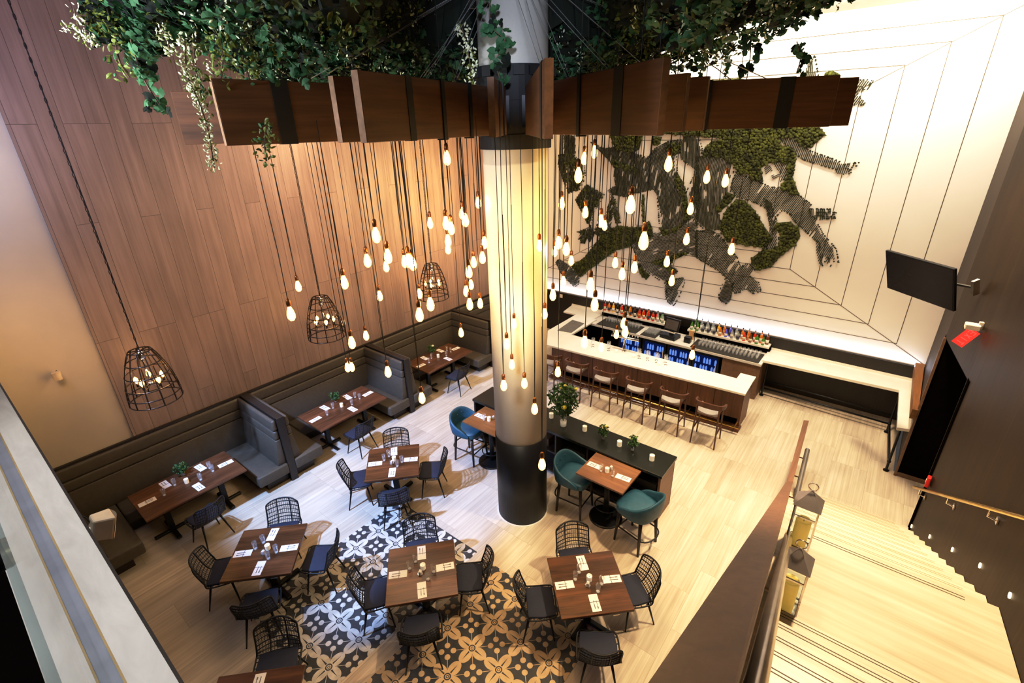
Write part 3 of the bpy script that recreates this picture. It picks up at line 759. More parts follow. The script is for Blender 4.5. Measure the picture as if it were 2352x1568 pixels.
# tumblers on the mats
def make_tumbler():
    t = thing('tumbler', 'x', 'glass')
    MB().lathe([(.026, .0), (.034, .10), (.031, .10), (.024, .006)], 10).build('glass_wall', M['glass'], t, smooth=True)
    return t
tum0 = None
zones = [((-6.3, -5.2), (12.2, 12.44), 3, 13, 'in rows on the left bar mat'), ((-4.98, -4.62), (12.0, 12.4), 5, 5, 'grouped left of the till'), ((-3.5, -2.0), (12.02, 12.42), 5, 16, 'crowded on the right bar mat')]
for (xa, xb), (ya, yb), nr, nc, w in zones:
    for r_ in range(nr):
        for c in range(nc):
            p = (xa+(xb-xa)*(c+.5)/nc+rnd.uniform(-.008, .008), ya+(yb-ya)*(r_+.5)/nr, 1.012)
            lab = 'clear glass tumbler '+w
            if tum0 is None: tum0 = make_tumbler(); tum0['label'] = lab; o = tum0; o.location = p
            else: o = dup(tum0, p, 0, lab)
            o['group'] = 'tumblers '+w
# bottles
def make_bottle(kind, col, lab_c, h, w):
    t = thing('liquor_bottle', 'x', 'bottle', group='bottles on the back bar shelf')
    r = w
    b = MB().lathe([(r*.95, 0), (r, .01), (r, h*.55), (r*.8, h*.65), (.014, h*.76), (.013, h*.92)], 10).build('bottle_glass', col, t, smooth=True)
    if lab_c: MB().lathe([(r*1.02, h*.14), (r*1.02, h*.42)], 10).build('bottle_label', lab_c, b, smooth=True)
    c = MB().lathe([(.015, h*.92), (.015, h)], 8)
    c.tube([(0, 0, h), (0, -.004, h+.035), (0, -.03, h+.055)], .006, 5)
    c.build('pourer', M['metalblack'], t)
    return t
def liquor(name, c, rough=.12): return plain(name, c, rough, vary=.25, scale=25, Emission__Color=(*c, 1), Emission__Strength=.18)  # emission in the liquor's own colour; bottles glow with no lamp inside
LQ = {'amber': liquor('amber_liquor', (.52, .17, .02)), 'red': liquor('red_liquor', (.52, .035, .012)), 'brown': liquor('brown_liquor', (.14, .04, .012)), 'clear': glass('gin_glass', (.85, .9, .9), .05, .72),
      'green': liquor('green_liquor', (.07, .22, .025)), 'yellow': liquor('yellow_liquor', (.75, .42, .03)), 'blue': liquor('blue_liquor', (.10, .10, .55)), 'black': liquor('black_bottle', (.012, .012, .014))}
LB = {'cream': plain('cream_label', (.75, .68, .52), .7), 'whitel': plain('white_label', (.82, .80, .76), .7), 'darkl': plain('dark_label', (.06, .05, .08), .7), 'orangel': plain('orange_label', (.7, .28, .05), .7)}
seq1 = [('red', 'cream'), ('amber', 'cream'), ('amber', 'darkl'), ('brown', 'cream'), ('yellow', 'whitel'), ('black', 'whitel'), ('black', 'whitel'), ('amber', 'cream'), ('red', 'cream'), ('amber', 'whitel'), ('brown', 'cream'), ('yellow', 'cream'), ('amber', 'darkl'), ('brown', 'darkl'), ('black', 'cream'), ('brown', 'cream'), ('red', 'orangel'), ('amber', 'orangel'), ('red', 'cream'), ('amber', 'cream'), ('red', 'darkl'), ('brown', 'whitel'), ('red', 'cream'), ('red', 'orangel'), ('clear', 'whitel'), ('green', 'whitel'), ('clear', 'cream')]
seq2 = [('green', 'whitel'), ('green', 'whitel'), ('green', 'cream'), ('clear', 'whitel'), ('clear', 'darkl'), ('clear', 'whitel'), ('clear', 'darkl'), ('clear', 'whitel'), ('clear', 'darkl'), ('yellow', 'cream'), ('amber', 'cream'), ('amber', 'orangel'), ('blue', 'whitel'), ('blue', 'darkl'), ('clear', 'cream'), ('clear', 'whitel'), ('clear', 'darkl'), ('amber', 'whitel'), ('red', 'cream'), ('amber', 'orangel'), ('brown', 'cream'), ('red', 'cream'), ('green', 'whitel'), ('amber', 'cream'), ('green', 'cream'), ('brown', 'whitel')]
ordn = ['first', 'second', 'third', 'fourth', 'fifth', 'sixth', 'seventh', 'eighth', 'ninth', 'tenth', 'eleventh', 'twelfth', 'thirteenth', 'fourteenth', 'fifteenth', 'sixteenth', 'seventeenth', 'eighteenth', 'nineteenth', 'twentieth', 'twenty-first', 'twenty-second', 'twenty-third', 'twenty-fourth', 'twenty-fifth', 'twenty-sixth', 'twenty-seventh', 'twenty-eighth', 'twenty-ninth', 'thirtieth']
cache = {}
for seq, xa, xb, side in ((seq1, -6.55, -4.66, 'left'), (seq2, -3.90, -1.95, 'right')):
    for i, (c, l) in enumerate(seq):
        h = (.27, .30, .25, .32)[(i*7+len(seq)) % 4]; w = (.036, .042, .039)[i % 3]
        row = i % 2
        p = (xa+(xb-xa)*(i+.5)/len(seq), 12.58+.11*row, 1.2)
        key = (c, l, h, w)
        lab = '%s liquor bottle, %s from the left on the %s bottle shelf' % (c if c != 'black' else 'black', ordn[i], side)
        if key not in cache: cache[key] = make_bottle(c, LQ[c], LB[l], h, w); o = cache[key]; o.location = p; o['label'] = lab
        else: dup(cache[key], p, rnd.uniform(-1, 1), lab)
# draught tower and stemware on the bar top
t = thing('beer_tower', 'chrome T-shaped draught tower on the bar counter', 'tap tower', (-4.86, 10.55, 1.044), math.radians(4))
MB().lathe([(.06, 0), (.045, .02), (.036, .05), (.036, .36)], 16).build('tower_column', M['chrome'], t, smooth=True)
MB().tube([(-.36, 0, .38), (.36, 0, .38)], .034, 12).build('tower_arm', M['chrome'], t, smooth=True)
for i in range(10):
    x = -.33+.66*i/9
    k = MB().tube([(x, .0, .38), (x, .09, .36), (x, .10, .30)], .011, 6).build('tap_spout', M['chrome'], t)
    MB().tube([(x, .03, .40), (x, .03, .50)], .008, 6, r1=.012).build('tap_handle', M['chrome'], k)
def make_goblet():
    t = thing('stem_glass', 'x', 'glass')
    MB().lathe([(.001, .012), (.004, .012), (.006, .075), (.035, .10), (.05, .145), (.044, .20), (.041, .20), (.047, .145), (.033, .105), (.002, .085)], 14).build('glass_bowl', M['glass'], t, smooth=True)
    MB().lathe([(.038, .0), (.038, .004), (.004, .012)], 14).build('glass_foot', M['chrome'], t, smooth=True)
    return t
g0 = None
for nm, p0, p1 in (('left', (-5.92, 10.42), (-5.25, 10.47)), ('right', (-4.42, 10.50), (-3.75, 10.54))):
    for r_ in range(2):
        for i in range(4):
            q = lerp2(p0, p1, i/3); p = (q[0]+.06*r_, q[1]-.12*r_, 1.044)
            lab = 'stemmed glass %s in the %s row %s of the tap tower' % (ordn[i], ('back', 'front')[r_], nm)
            if g0 is None: g0 = make_goblet(); g0['label'] = lab; o = g0; o.location = p
            else: o = dup(g0, p, 0, lab)
            o['group'] = 'stemmed glasses on the bar'
for i, (x, y) in enumerate(((-4.98, 10.36), (-4.5, 10.35), (-3.82, 10.30))):
    o = MB().lathe([(.03, 0), (.035, .08), (.031, .08), (.028, .01)], 12).build('votive_candle', M['candle'], smooth=True); o.location = (x, y, 1.044)
    tag(o, 'small white votive candle on the bar top, %s from the left' % ordn[i], 'candle', 'votive candles on the bar')

# drink ledge around the right corner
t = thing('drink_ledge', 'L-shaped white stone drink ledge on black pipe legs in the corner', 'ledge', (-.4, 12.4, 0))
def ll(pts): return [(x+.4, y-12.4) for x, y in pts]
MB().prism(ll([(-1.90, 12.02), (.775, 12.14), (.815, 10.43), (1.025, 10.50), (1.05, 12.798), (-1.93, 12.798)]), .985, 1.044).build('ledge_top', M['marble'], t)
MB().prism(ll([(-1.93, 12.77), (1.05, 12.77), (1.05, 12.798), (-1.93, 12.798)]), 1.044, 1.10).build('upstand', M['marble'], t)
MB().prism(ll([(1.00, 10.50), (1.02, 10.50), (1.05, 12.76), (1.03, 12.76)]), 1.044, 1.10).build('upstand', M['marble'], t)
for nm, (x, y) in (('a', (-1.80, 12.22)), ('b', (.80, 12.10)), ('c', (.88, 10.54))):
    p = MB().tube([(x+.4, y-12.4, .985), (x+.4, y-12.4, .02)], .022, 8); p.lathe([(.05, 0), (.05, .02)], 10, (x+.4, y-12.4, 0)); p.sphere((x+.4, y-12.4, .22), .035)
    p.build('pipe_leg', M['metalblack'], t)
MB().tube([(-1.80+.4, 12.22-12.4, .22), (.80+.4, 12.10-12.4, .22)], .022, 8).tube([(-1.80+.4, 12.3-12.4, .40), (.80+.4, 12.18-12.4, .40)], .016, 8).build('foot_pipe', M['metalblack'], t, smooth=True)
MB().tube([(.80+.4, 12.10-12.4, .22), (.88+.4, 10.54-12.4, .22)], .022, 8).build('foot_pipe', M['metalblack'], t, smooth=True)
bx = MB().hexa([(.93, 10.40, 1.31), (1.018, 10.42, 1.31), (1.075, 12.76, 1.31), (.925, 12.76, 1.31)], [(.93, 10.40, 1.50), (1.02, 10.42, 1.50), (1.078, 12.76, 1.50), (.925, 12.76, 1.50)])
tag(bx.build('ledge_box', M['boxwood'], recalc=True), 'brown wooden box fixed to the dark wall above the end of the ledge', 'box')

# ------------------------------------------------------------------ table settings
def make_napkin():
    t = thing('napkin', 'x', 'napkin', group='folded napkins with cutlery')
    MB().box(-.06, .06, -.125, .125, 0, .006).build('napkin_cloth', M['napkin'], t)
    MB().box(-.061, .061, -.016, -.011, 0, .0075).build('napkin_band', M['blackpaint'], t)
    f = MB().box(-.027, -.022, -.03, .08, .006, .010).box(-.031, -.018, .055, .085, .006, .0095)
    f.build('fork', M['cutlery'], t)
    MB().box(.010, .015, -.035, .08, .006, .010).box(.009, .018, .02, .085, .006, .009).build('knife', M['cutlery'], t)
    return t
def make_glass():
    t = thing('water_glass', 'x', 'glass', group='water glasses on the tables')
    MB().lathe([(.027, 0), (.036, .14), (.0345, .14), (.024, .010)], 14).build('glass_wall', M['glass'], t, smooth=True)
    MB().lathe([(.0001, .004), (.024, .004), (.024, .014), (.0001, .014)], 12).build('glass_base', M['glassbase'], t)
    return t
def make_candle():
    t = thing('table_candle', 'x', 'candle', group='white candles on the tables')
    MB().lathe([(.036, 0), (.038, .085), (.033, .085), (.030, .06), (.0001, .06)], 16).build('candle_wax', M['candle'], t, smooth=False)
    MB().tube([(0, 0, .06), (0, 0, .075)], .003, 4).build('wick', M['blackpaint'], t)
    return t
def make_caddy():
    t = thing('sachet_caddy', 'x', 'caddy', group='glass sachet caddies on the tables')
    MB().prism([(.04*math.cos(PI/3*i), .04*math.sin(PI/3*i)) for i in range(6)], 0, .012).build('caddy_base', M['chrome'], t)
    w = MB()
    for i in range(6):
        a, b = PI/3*i, PI/3*(i+1)
        w.add([(.04*math.cos(a), .04*math.sin(a), .012), (.04*math.cos(b), .04*math.sin(b), .012), (.045*math.cos(b), .045*math.sin(b), .05), (.045*math.cos(a), .045*math.sin(a), .05)], [(0, 1, 2, 3)])
    w.build('caddy_glass', M['glass'], t)
    MB().cbox((-.012, 0, .036), (.008, .045, .045)).cbox((.002, 0, .038), (.008, .045, .045)).cbox((.014, 0, .034), (.006, .045, .045)).build('sachets', M['napkin'], t)
    return t
nap0 = gla0 = can0 = cad0 = None
def put(kind, lab, p, rz=0):
    global nap0, gla0, can0, cad0
    protos = {'n': nap0, 'g': gla0, 'c': can0, 'k': cad0}
    mk = {'n': make_napkin, 'g': make_glass, 'c': make_candle, 'k': make_caddy}
    if protos[kind] is None:
        o = mk[kind](); o['label'] = lab
        if kind == 'n': nap0 = o
        elif kind == 'g': gla0 = o
        elif kind == 'c': can0 = o
        else: cad0 = o
        o.location = p; o.rotation_euler = (0, 0, rz)
    else: o = dup(protos[kind], p, rz, lab)
    return o
for tk, ((cx, cy), r, nm) in TABLES.items():
    for sd, deg in SIDES.items():
        if tk == 'low' and sd != 'far': continue
        a = r+math.radians(deg)
        ex, ey = math.cos(a), math.sin(a); fx, fy = -math.sin(a), math.cos(a)
        d = .315
        if sd in ('left', 'right'): d = .325
        put('n', 'white napkin with cutlery at the %s side of %s' % (SW[sd], nm), (cx+ex*d, cy+ey*d, .762), a-PI/2+(0 if sd in ('near', 'left') else 0)+rnd.uniform(-.06, .06))
        if tk != 'low':
            gd, gs = .165, (.085 if sd in ('far', 'near') else -.06)
            put('g', 'clear water glass at the %s side of %s' % (SW[sd], nm), (cx+ex*gd+fx*gs, cy+ey*gd+fy*gs, .762))
    if tk != 'low':
        vx, vy = math.cos(r), math.sin(r)
        put('c', 'ivory candle in the centre of '+nm, (cx+.02*vx-.03*vy, cy+.02*vy+.03*vx, .762))
        put('k', 'small glass sachet caddy beside the candle on '+nm, (cx-.02*vx+.05*vy, cy-.02*vy-.05*vx, .762), .4)
BTN = ['the nearest booth table', 'the second booth table', 'the third booth table']
for bi, (nm, lab, (x, y), Ln) in enumerate(BT):
    tn = BTN[bi]
    for w, dx, dy, rz in (('near-end', -.02, -Ln/2+.17, 0), ('far-end', -.02, Ln/2-.16, PI), ('wall-side', -.28, -.28, PI/2), ('second wall-side', -.28, .30, PI/2), ('aisle-side', .27, .06, -PI/2)):
        put('n', 'white napkin at the %s place of %s' % (w, tn), (x+dx, y+dy, .762), rz+rnd.uniform(-.1, .1))
        gx, gy = (dx*.45+.04, dy*.62) if 'end' in w else (dx*.4, dy+.10)
        put('g', 'clear water glass by the %s napkin of %s' % (w, tn), (x+gx, y+gy, .762))
    put('c', 'ivory candle in the middle of '+tn, (x-.02, y-.02, .762))
for hn, (x, y), ends in (('the high table right of the pillar', (-2.93, 6.12), ((-1, 'left'), (1, 'right'))), ('the high table behind the pillar', (-5.58, 6.12), ((-1, 'left'),))):
    for s, w in ends:
        put('n', 'folded white napkin at the %s end of %s' % (w, hn), (x+s*.27, y, 1.0), -s*PI/2+rnd.uniform(-.1, .1))
        put('g', 'short clear glass at the %s end of %s' % (w, hn), (x+s*.11, y-.07, 1.0))
    put('c', 'ivory candle in the middle of '+hn, (x-.02, y-.02, 1.0))
    put('k', 'small sachet caddy behind the candle on '+hn, (x, y+.09, 1.0))

# leaves helper -----------------------------------------------------
IVY = [(0, -.5), (.25, -.42), (.5, -.1), (.24, .02), (.3, .3), (.0, .55), (-.3, .3), (-.24, .02), (-.5, -.1), (-.25, -.42)]
OVAL = [(0, -.5), (.24, -.15), (.2, .2), (0, .5), (-.2, .2), (-.24, -.15)]
def leaf(mb, p, size, shape, rng, nrm=None):
    n = Vector(nrm) if nrm else Vector((rng.uniform(-1, 1), rng.uniform(-1, 1), rng.uniform(-.3, 1)))
    n = (n+Vector((rng.uniform(-.6, .6), rng.uniform(-.6, .6), rng.uniform(-.6, .6)))).normalized()
    u = n.cross(Vector((rng.uniform(-1, 1), rng.uniform(-1, 1), rng.uniform(-1, 1))));
    if u.length < 1e-3: u = n.orthogonal()
    u.normalize(); v = n.cross(u); P = Vector(p); k = len(mb.v)
    mb.v.append(tuple(P+n*size*.12))
    for a, b in shape: mb.v.append(tuple(P+u*a*size+v*b*size))
    m = len(shape)
    for i in range(m): mb.f.append((k, k+1+i, k+1+(i+1) % m)); mb.m.append(mb.mi)

def bouquet(name, label, cat, p, h, rad, vase_r, vase_h, nleaf, flowers, ls, group=None):
    rg = random.Random(int(p[0]*991+p[1]*77))
    t = thing(name, label, cat, p, 0, group)
    MB().lathe([(vase_r*.85, 0), (vase_r, vase_h), (vase_r*.93, vase_h), (vase_r*.78, .012)], 14).build('vase', M['glass'], t, smooth=True)
    MB().lathe([(.0001, .006), (vase_r*.8, .006), (vase_r*.84, vase_h*.35), (.0001, vase_h*.35)], 12).build('vase_water', M['candle'] if vase_h > .2 else M['glass'], t, smooth=True)
    st = MB(); lf = MB()
    for i in range(max(6, nleaf//14)):
        a, q = rg.uniform(0, 2*PI), rad*math.sqrt(rg.random())
        tip = Vector((q*math.cos(a), q*math.sin(a), vase_h+(h-vase_h)*rg.uniform(.35, 1.0)))
        st.tube(smooth_path([(0, 0, .03), (tip.x*.2, tip.y*.2, vase_h), tip], 4), .003, 4, cap=False)
    for i in range(nleaf):
        a, q = rg.uniform(0, 2*PI), rad*rg.random()**.55
        zz = vase_h*.85+(h-vase_h)*rg.random()
        k = math.sin(PI*min(1, max(.08, (zz-vase_h*.85)/(h-vase_h*.85))))**.5
        lf.mi = 1 if rg.random() < .3 else 0
        leaf(lf, (q*k*math.cos(a), q*k*math.sin(a), zz), ls*rg.uniform(.7, 1.2), OVAL, rg)
    st.build('stems', M['leaf'], t); o = lf.build('leaves', [M['leafbright'], M['leafbright2']], t)
    for (fx, fy, fz, fr, mt) in flowers: MB().sphere((fx, fy, fz), fr, 10, 7, .8).build('flower', M[mt], t, smooth=True)
    return t
M['leafbright'] = plain('fresh_leaf', (.035, .10, .025), .5, vary=.4, scale=9)
M['leafbright2'] = plain('light_leaf', (.10, .19, .04), .5, vary=.3, scale=9)
M['yellowflower'] = plain('yellow_flower', (.75, .70, .12), .6)
M['whiteflower'] = plain('white_flower', (.80, .82, .66), .6)
bouquet('flower_arrangement', 'tall leafy arrangement with yellow blooms in a glass vase on the console', 'flowers', (-4.27, 6.78, 1.04), .92, .33, .075, .34, 620,
        [(.12, -.18, .55, .055, 'yellowflower'), (-.10, .05, .80, .04, 'yellowflower'), (.02, .0, .90, .03, 'yellowflower'), (.2, .1, .84, .035, 'yellowflower'), (-.2, -.05, .6, .03, 'yellowflower')], .085)
for i, (x, w) in enumerate(((-3.44, 'nearer the tall vase'), (-2.85, 'nearer the stair-side end'))):
    bouquet('bud_vase', 'small leafy bud vase on the black console, '+w, 'flowers', (x, 6.86, 1.04), .30, .11, .035, .09, 120, [(.03, .02, .27, .028, ('yellowflower', 'leafbright2')[i])], .06, 'bud vases on the console')
for i, (x, y, w) in enumerate(((-3.85, 6.88, 'beside the tall flower vase'), (-3.10, 6.84, 'between the two bud vases'), (-2.46, 6.80, 'at the stair-side end'), (-4.62, 6.88, 'half hidden at the right side of the pillar'), (-5.15, 6.86, 'at the left side of the pillar'))):
    t = thing('pillar_candle', 'white candle on the black console '+w, 'candle', (x, y, 1.04), 0, 'white candles on the console')
    MB().lathe([(.044, 0), (.044, .105), (.037, .105), (.035, .085), (.0001, .085)], 16).build('candle_wax', M['candle'], t)
    MB().tube([(0, 0, .085), (0, 0, .10)], .003, 4).build('wick', M['blackpaint'], t)
for i, (nm, lab, (x, y), Ln) in enumerate(BT):
    bouquet('table_plant', 'small green potted sprig at the wall side of '+BTN[i], 'plant', (x-.30, y+.02, .762), .26, .13, .04, .08, 150, [(.02, .03, .24, .04, 'whiteflower')] if i == 2 else [], .055, 'green sprigs on the booth tables')

# ------------------------------------------------------------------ radial planks around the pillar
ARMS = [('pointing left toward the mezzanine, front one with a wide strap', (-4.70, 1.98)), ('reaching the front left with a pale end grain', (-3.5, 2.52)), ('just behind the front left plank', (-3.97, 2.62)),
        ('pointing at the viewer, right of the pillar axis', (-2.14, 3.12)), ('pointing at the viewer, left of the pillar axis', (-3.26, 3.81)), ('reaching the front right with a wide strap', (-1.57, 3.75)),
        ('short one right of the pillar', (-1.91, 5.12)), ('short one next to it on the right', (-1.9, 5.67)), ('long one reaching right toward the feature wall', (-.91, 6.86)),
        ('farthest right tip behind the long right one', (-.80, 7.45)), ('farthest left tip behind the left one', (-6.27, 2.23)),
        ('at the back toward the wood wall', (-7.52, 5.43)), ('at the back left', (-7.07, 7.08)), ('at the back pointing away left', (-5.86, 8.29)), ('at the back pointing away', (-4.2, 8.73)), ('at the back right', (-2.56, 8.29))]
GP = 'wooden planks radiating from the pillar'
PB, PT = 6.31, 6.82
STR = {0: (.18, .55), 1: (.26, .48, .70), 3: (.10,), 5: (.22, .48), 8: (.16, .42), 6: (), 7: ()}
ROOT = {3: (-4.165, 5.53), 4: (-4.36, 5.42)}   # two planks run beside the pillar axis
for i, (w, e) in enumerate(ARMS):
    rt = ROOT.get(i, PC)
    d = Vector((e[0]-rt[0], e[1]-rt[1])); Ln = d.length; a = math.atan2(d.y, d.x)
    t = thing('radial_plank', 'reddish plank on the pillar %s' % w, 'plank', (rt[0], rt[1], PB), a, GP)
    x0_ = .66 if i in ROOT else .53
    MB().box(x0_, Ln, -.032, .032, 0, PT-PB).build('plank_board', M['beam'], t, bevel=.004, seg=1)
    MB().box(Ln, Ln+.003, -.031, .031, .002, PT-PB-.002).build('plank_end', M['endgrain'], t)
    for j, f in enumerate(STR.get(i, (.3, .6))):
        xx = Ln-(Ln-.5)*f; wd = .075 if j == 0 and i != 1 else .045
        s = MB().box(xx-wd, xx+wd, -.037, .037, -.006, PT-PB+.006) if j == 0 else MB().box(xx-.03, xx+.03, -.045, .045, -.015, PT-PB+.012)
        s.build('plank_strap', M['strap'], t)
    MB().cbox((x0_-.022, 0, .25), (.04, .14, .34)).build('plank_bracket', M['metalblack'], t)
# suspension wires
for i, (e, f) in enumerate((((-4.70, 1.98), .25), ((-4.70, 1.98), .6), ((-3.5, 2.52), .3), ((-3.5, 2.52), .5), ((-1.57, 3.75), .25), ((-1.57, 3.75), .5), ((-.91, 6.86), .2), ((-.91, 6.86), .5), ((-2.14, 3.12), .12), ((-6.27, 2.23), .3))):
    p = lerp2(e, PC, f); d = Vector((p[0]-PC[0], p[1]-PC[1])).normalized()
    for q in (-.05, .05):
        a = (PC[0]+d.x*.45-d.y*q, PC[1]+d.y*.45+d.x*q, 7.9); b = (p[0]-d.y*q*.3, p[1]+d.x*q*.3, PT)
        o = MB().tube([a, b], .0026, 5).build('suspension_wire', M['wire'])
        tag(o, 'thin steel wire from the pillar top down to a plank', 'wire', 'steel wires holding the planks')

# ------------------------------------------------------------------ bare bulbs on cords
BULBS = [(-3.972, 2.85, 5.473), (-4.51, 3.077, 5.097), (-3.982, 2.964, 5.241), (-5.449, 4.004, 4.678), (-4.448, 3.54, 4.995), (-4.007, 3.242, 5.132), (-4.012, 3.294, 5.087), (-4.549, 2.777, 4.919), (-5.543, 3.898, 4.267), (-4.554, 2.745, 4.223), (-5.722, 3.695, 3.686), (-5.177, 4.313, 4.253), (-3.659, 3.178, 4.733), (-3.611, 2.979, 4.689), (-4.503, 3.129, 3.706), (-4.003, 3.201, 3.477), (-4.813, 4.725, 3.597), (-5.017, 4.494, 5.235), (-4.063, 3.879, 5.419), (-4.071, 3.962, 5.346), (-4.364, 4.176, 5.132), (-4.876, 4.653, 4.87), (-4.331, 4.426, 5.426), (-3.851, 3.974, 5.457), (-3.951, 4.387, 5.113), (-3.934, 4.319, 4.946), (-4.314, 4.561, 4.781), (-3.853, 3.983, 4.857), (-4.686, 4.869, 4.33), (-4.334, 4.407, 4.42), (-3.847, 3.956, 4.467), (-4.304, 4.633, 4.189), (-3.52, 4.234, 3.927), (-3.838, 4.788, 3.941), (-3.699, 4.545, 3.463), (-3.365, 3.964, 3.512), (-3.316, 4.316, 3.4), (-2.915, 3.985, 3.33), (-3.584, 5.029, 4.997), (-3.433, 4.933, 4.129), (-2.411, 3.422, 3.11), (-3.21, 4.791, 4.473), (-3.743, 5.62, 4.783), (-3.084, 4.712, 5.154), (-2.903, 4.596, 5.125), (-3.786, 6.137, 4.534), (-3.748, 5.869, 4.288), (-2.398, 4.276, 4.879), (-2.304, 4.216, 4.7), (-2.97, 5.958, 4.657), (-2.49, 5.196, 4.757), (-2.522, 5.602, 4.741), (-1.648, 3.8, 5.508), (-2.351, 6.229, 4.703), (-2.269, 6.265, 4.443), (-2.835, 5.241, 5.342), (-3.509, 6.617, 5.006), (-2.416, 5.186, 4.142), (-2.389, 5.183, 4.039), (-3.132, 6.482, 3.367), (-2.465, 4.318, 4.192), (-2.904, 5.561, 3.546), (-3.054, 4.692, 3.484), (-1.912, 6.421, 3.37), (-2.695, 4.464, 5.933), (-3.288, 5.819, 6.078), (-3.402, 5.769, 6.001), (-3.446, 5.321, 5.495), (-3.217, 5.527, 5.376), (-1.848, 3.926, 5.77), (-2.031, 5.136, 6.01), (-2.019, 6.374, 5.774), (-1.82, 6.462, 5.73), (-2.152, 6.316, 5.393), (-2.155, 6.315, 5.007), (-1.643, 6.539, 4.895), (-6.238, 3.111, 4.492), (-4.629, 2.173, 4.731), (-4.072, 3.977, 6.103), (-4.575, 4.995, 5.471), (-5.944, 3.443, 3.207), (-5.903, 3.49, 3.207)]
def make_bulb(zdrop):
    t = thing('bulb_pendant', 'x', 'pendant lamp', group='bare filament bulbs hanging from the planks')
    MB().lathe([(.012, .082), (.019, .064), (.032, .030), (.041, -.014), (.037, -.048), (.020, -.072), (.0005, -.079)], 12).build('glass_bulb', M['bulbglass'], t, smooth=True)
    MB().lathe([(.0005, -.058), (.017, -.044), (.020, .0), (.012, .044), (.0005, .055)], 8).build('filament', M['filament'], t.children[0], smooth=True)
    MB().lathe([(.013, .076), (.022, .080), (.024, .106), (.021, .140), (.010, .154), (.004, .156)], 10).build('socket', M['socket'], t, smooth=True)
    return t
zones_b = {}
for i, (x, y, z) in enumerate(BULBS):
    zn = 'in front of the wood wall' if x/y < -1.0 and True else 'x'
    zones_b.setdefault(i, None)
def view_x(p):   # left-to-right order of the bulbs as one looks at the room
    return math.atan2(p[0], p[1])
order = sorted(range(len(BULBS)), key=lambda i: view_x(BULBS[i]))
names = ['one', 'two', 'three', 'four', 'five', 'six', 'seven', 'eight', 'nine', 'ten', 'eleven', 'twelve', 'thirteen', 'fourteen', 'fifteen', 'sixteen', 'seventeen', 'eighteen', 'nineteen', 'twenty']
def nth(k):
    return ordn[k] if k < 30 else 'thirty-'+['first', 'second', 'third', 'fourth', 'fifth', 'sixth', 'seventh', 'eighth', 'ninth'][k-30-0] if k < 39 else 'fortieth'
def zone(p):
    a = math.degrees(math.atan2(p[0], p[1]))
    return 'before the wood wall' if a < -41.8 else 'before the pillar' if a < -33.9 else 'before the moss wall'
cnt = {}
bulb0 = None
for i in order:
    x, y, z = BULBS[i]; zn = zone(BULBS[i]); k = cnt.get(zn, 0); cnt[zn] = k+1
    lab = 'glowing bare filament bulb on a black cord, %s from the left %s' % (nth(k), zn)
    if bulb0 is None: bulb0 = make_bulb(0); bulb0['label'] = lab; o = bulb0; o.location = (x, y, z)
    else: o = dup(bulb0, (x, y, z), rnd.uniform(0, 6), lab)
    top = PB-z
    w = [rnd.uniform(-.006, .006) for _ in range(4)]
    MB().tube([(0, 0, .15), (w[0], w[1], .15+(top-.15)*.33), (w[2], w[3], .15+(top-.15)*.66), (0, 0, top)], .0042, 5).build('cord', M['cord'], o)

# ------------------------------------------------------------------ basket chandeliers over the booths
def cage_r(f): return .155+.215*math.sin(f*PI/2*1.0)**.85 if f < 1 else .37
def make_chandelier(label, zt):
    t = thing('basket_chandelier', label, 'chandelier', group='iron basket chandeliers over the booths')
    H = .86
    c = MB()
    for f in (0, .22, .45, .68, .86, 1.0): c.ring((0, 0, -H*f), cage_r(f), .0095, 28, 6)
    for i in range(12):
        a = 2*PI*i/12
        c.tube([(cage_r(f)*math.cos(a), cage_r(f)*math.sin(a), -H*f) for f in [j/10 for j in range(11)]], .0095, 6)
    for a in (0, PI/3, 2*PI/3): c.tube([(.155*math.cos(a), .155*math.sin(a), 0), (-.155*math.cos(a), -.155*math.sin(a), 0)], .008)
    c.build('cage', M['bronze'], t, smooth=True)
    s = MB().tube([(0, 0, .02), (0, 0, -.56)], .014, 8).lathe([(.05, -.16), (.05, -.01), (.02, 0)], 16)
    s.lathe([(.02, -.60), (.045, -.57), (.02, -.54)], 12)
    s.build('centre_stem', M['chrome'], t, smooth=True)
    for i in range(5):
        a = 2*PI*i/5+.4; R = .185
        b = MB().tube(smooth_path([(0, 0, -.57), (.09*math.cos(a), .09*math.sin(a), -.62), (R*math.cos(a), R*math.sin(a), -.60)], 4), .007, 6).lathe([(.012, -.605), (.018, -.60), (.018, -.55), (.012, -.545)], 8, (R*math.cos(a), R*math.sin(a), 0))
        ar = b.build('lamp_arm', M['bronze'], t, smooth=True)
        MB().lathe([(.010, 0), (.034, .05), (.030, .088), (.0005, .125)], 10, (R*math.cos(a), R*math.sin(a), -.545)).build('glass_bulb', M['bulbglass'], ar, smooth=True)
        MB().lathe([(.0005, .008), (.020, .05), (.0005, .10)], 8, (R*math.cos(a), R*math.sin(a), -.545)).build('filament', M['filament'], ar, smooth=True)
    ch = MB(); nl = int((ZC-zt)/.075)
    for i in range(nl):
        z = .03+i*.075
        if i % 2: ch.tube([(.010*math.cos(q), 0, z+.038*math.sin(q)+.03) for q in [2*PI*j/8 for j in range(8)]], .0048, 4, True)
        else: ch.tube([(0, .010*math.cos(q), z+.038*math.sin(q)+.03) for q in [2*PI*j/8 for j in range(8)]], .0048, 4, True)
    ch.tube([(.018, 0, 0), (.02, .01, (ZC-zt)*.4), (.018, -.01, ZC-zt)], .006, 5)
    ch.build('chain', M['cord'], t)
    return t
zt = 3.34
c0 = make_chandelier('iron basket chandelier with five bulbs over the nearest booth', zt); c0.location = (-8.9, 1.70, zt)
dup(c0, (-8.9, 4.83, zt), .5, 'iron basket chandelier with five bulbs over the second booth')
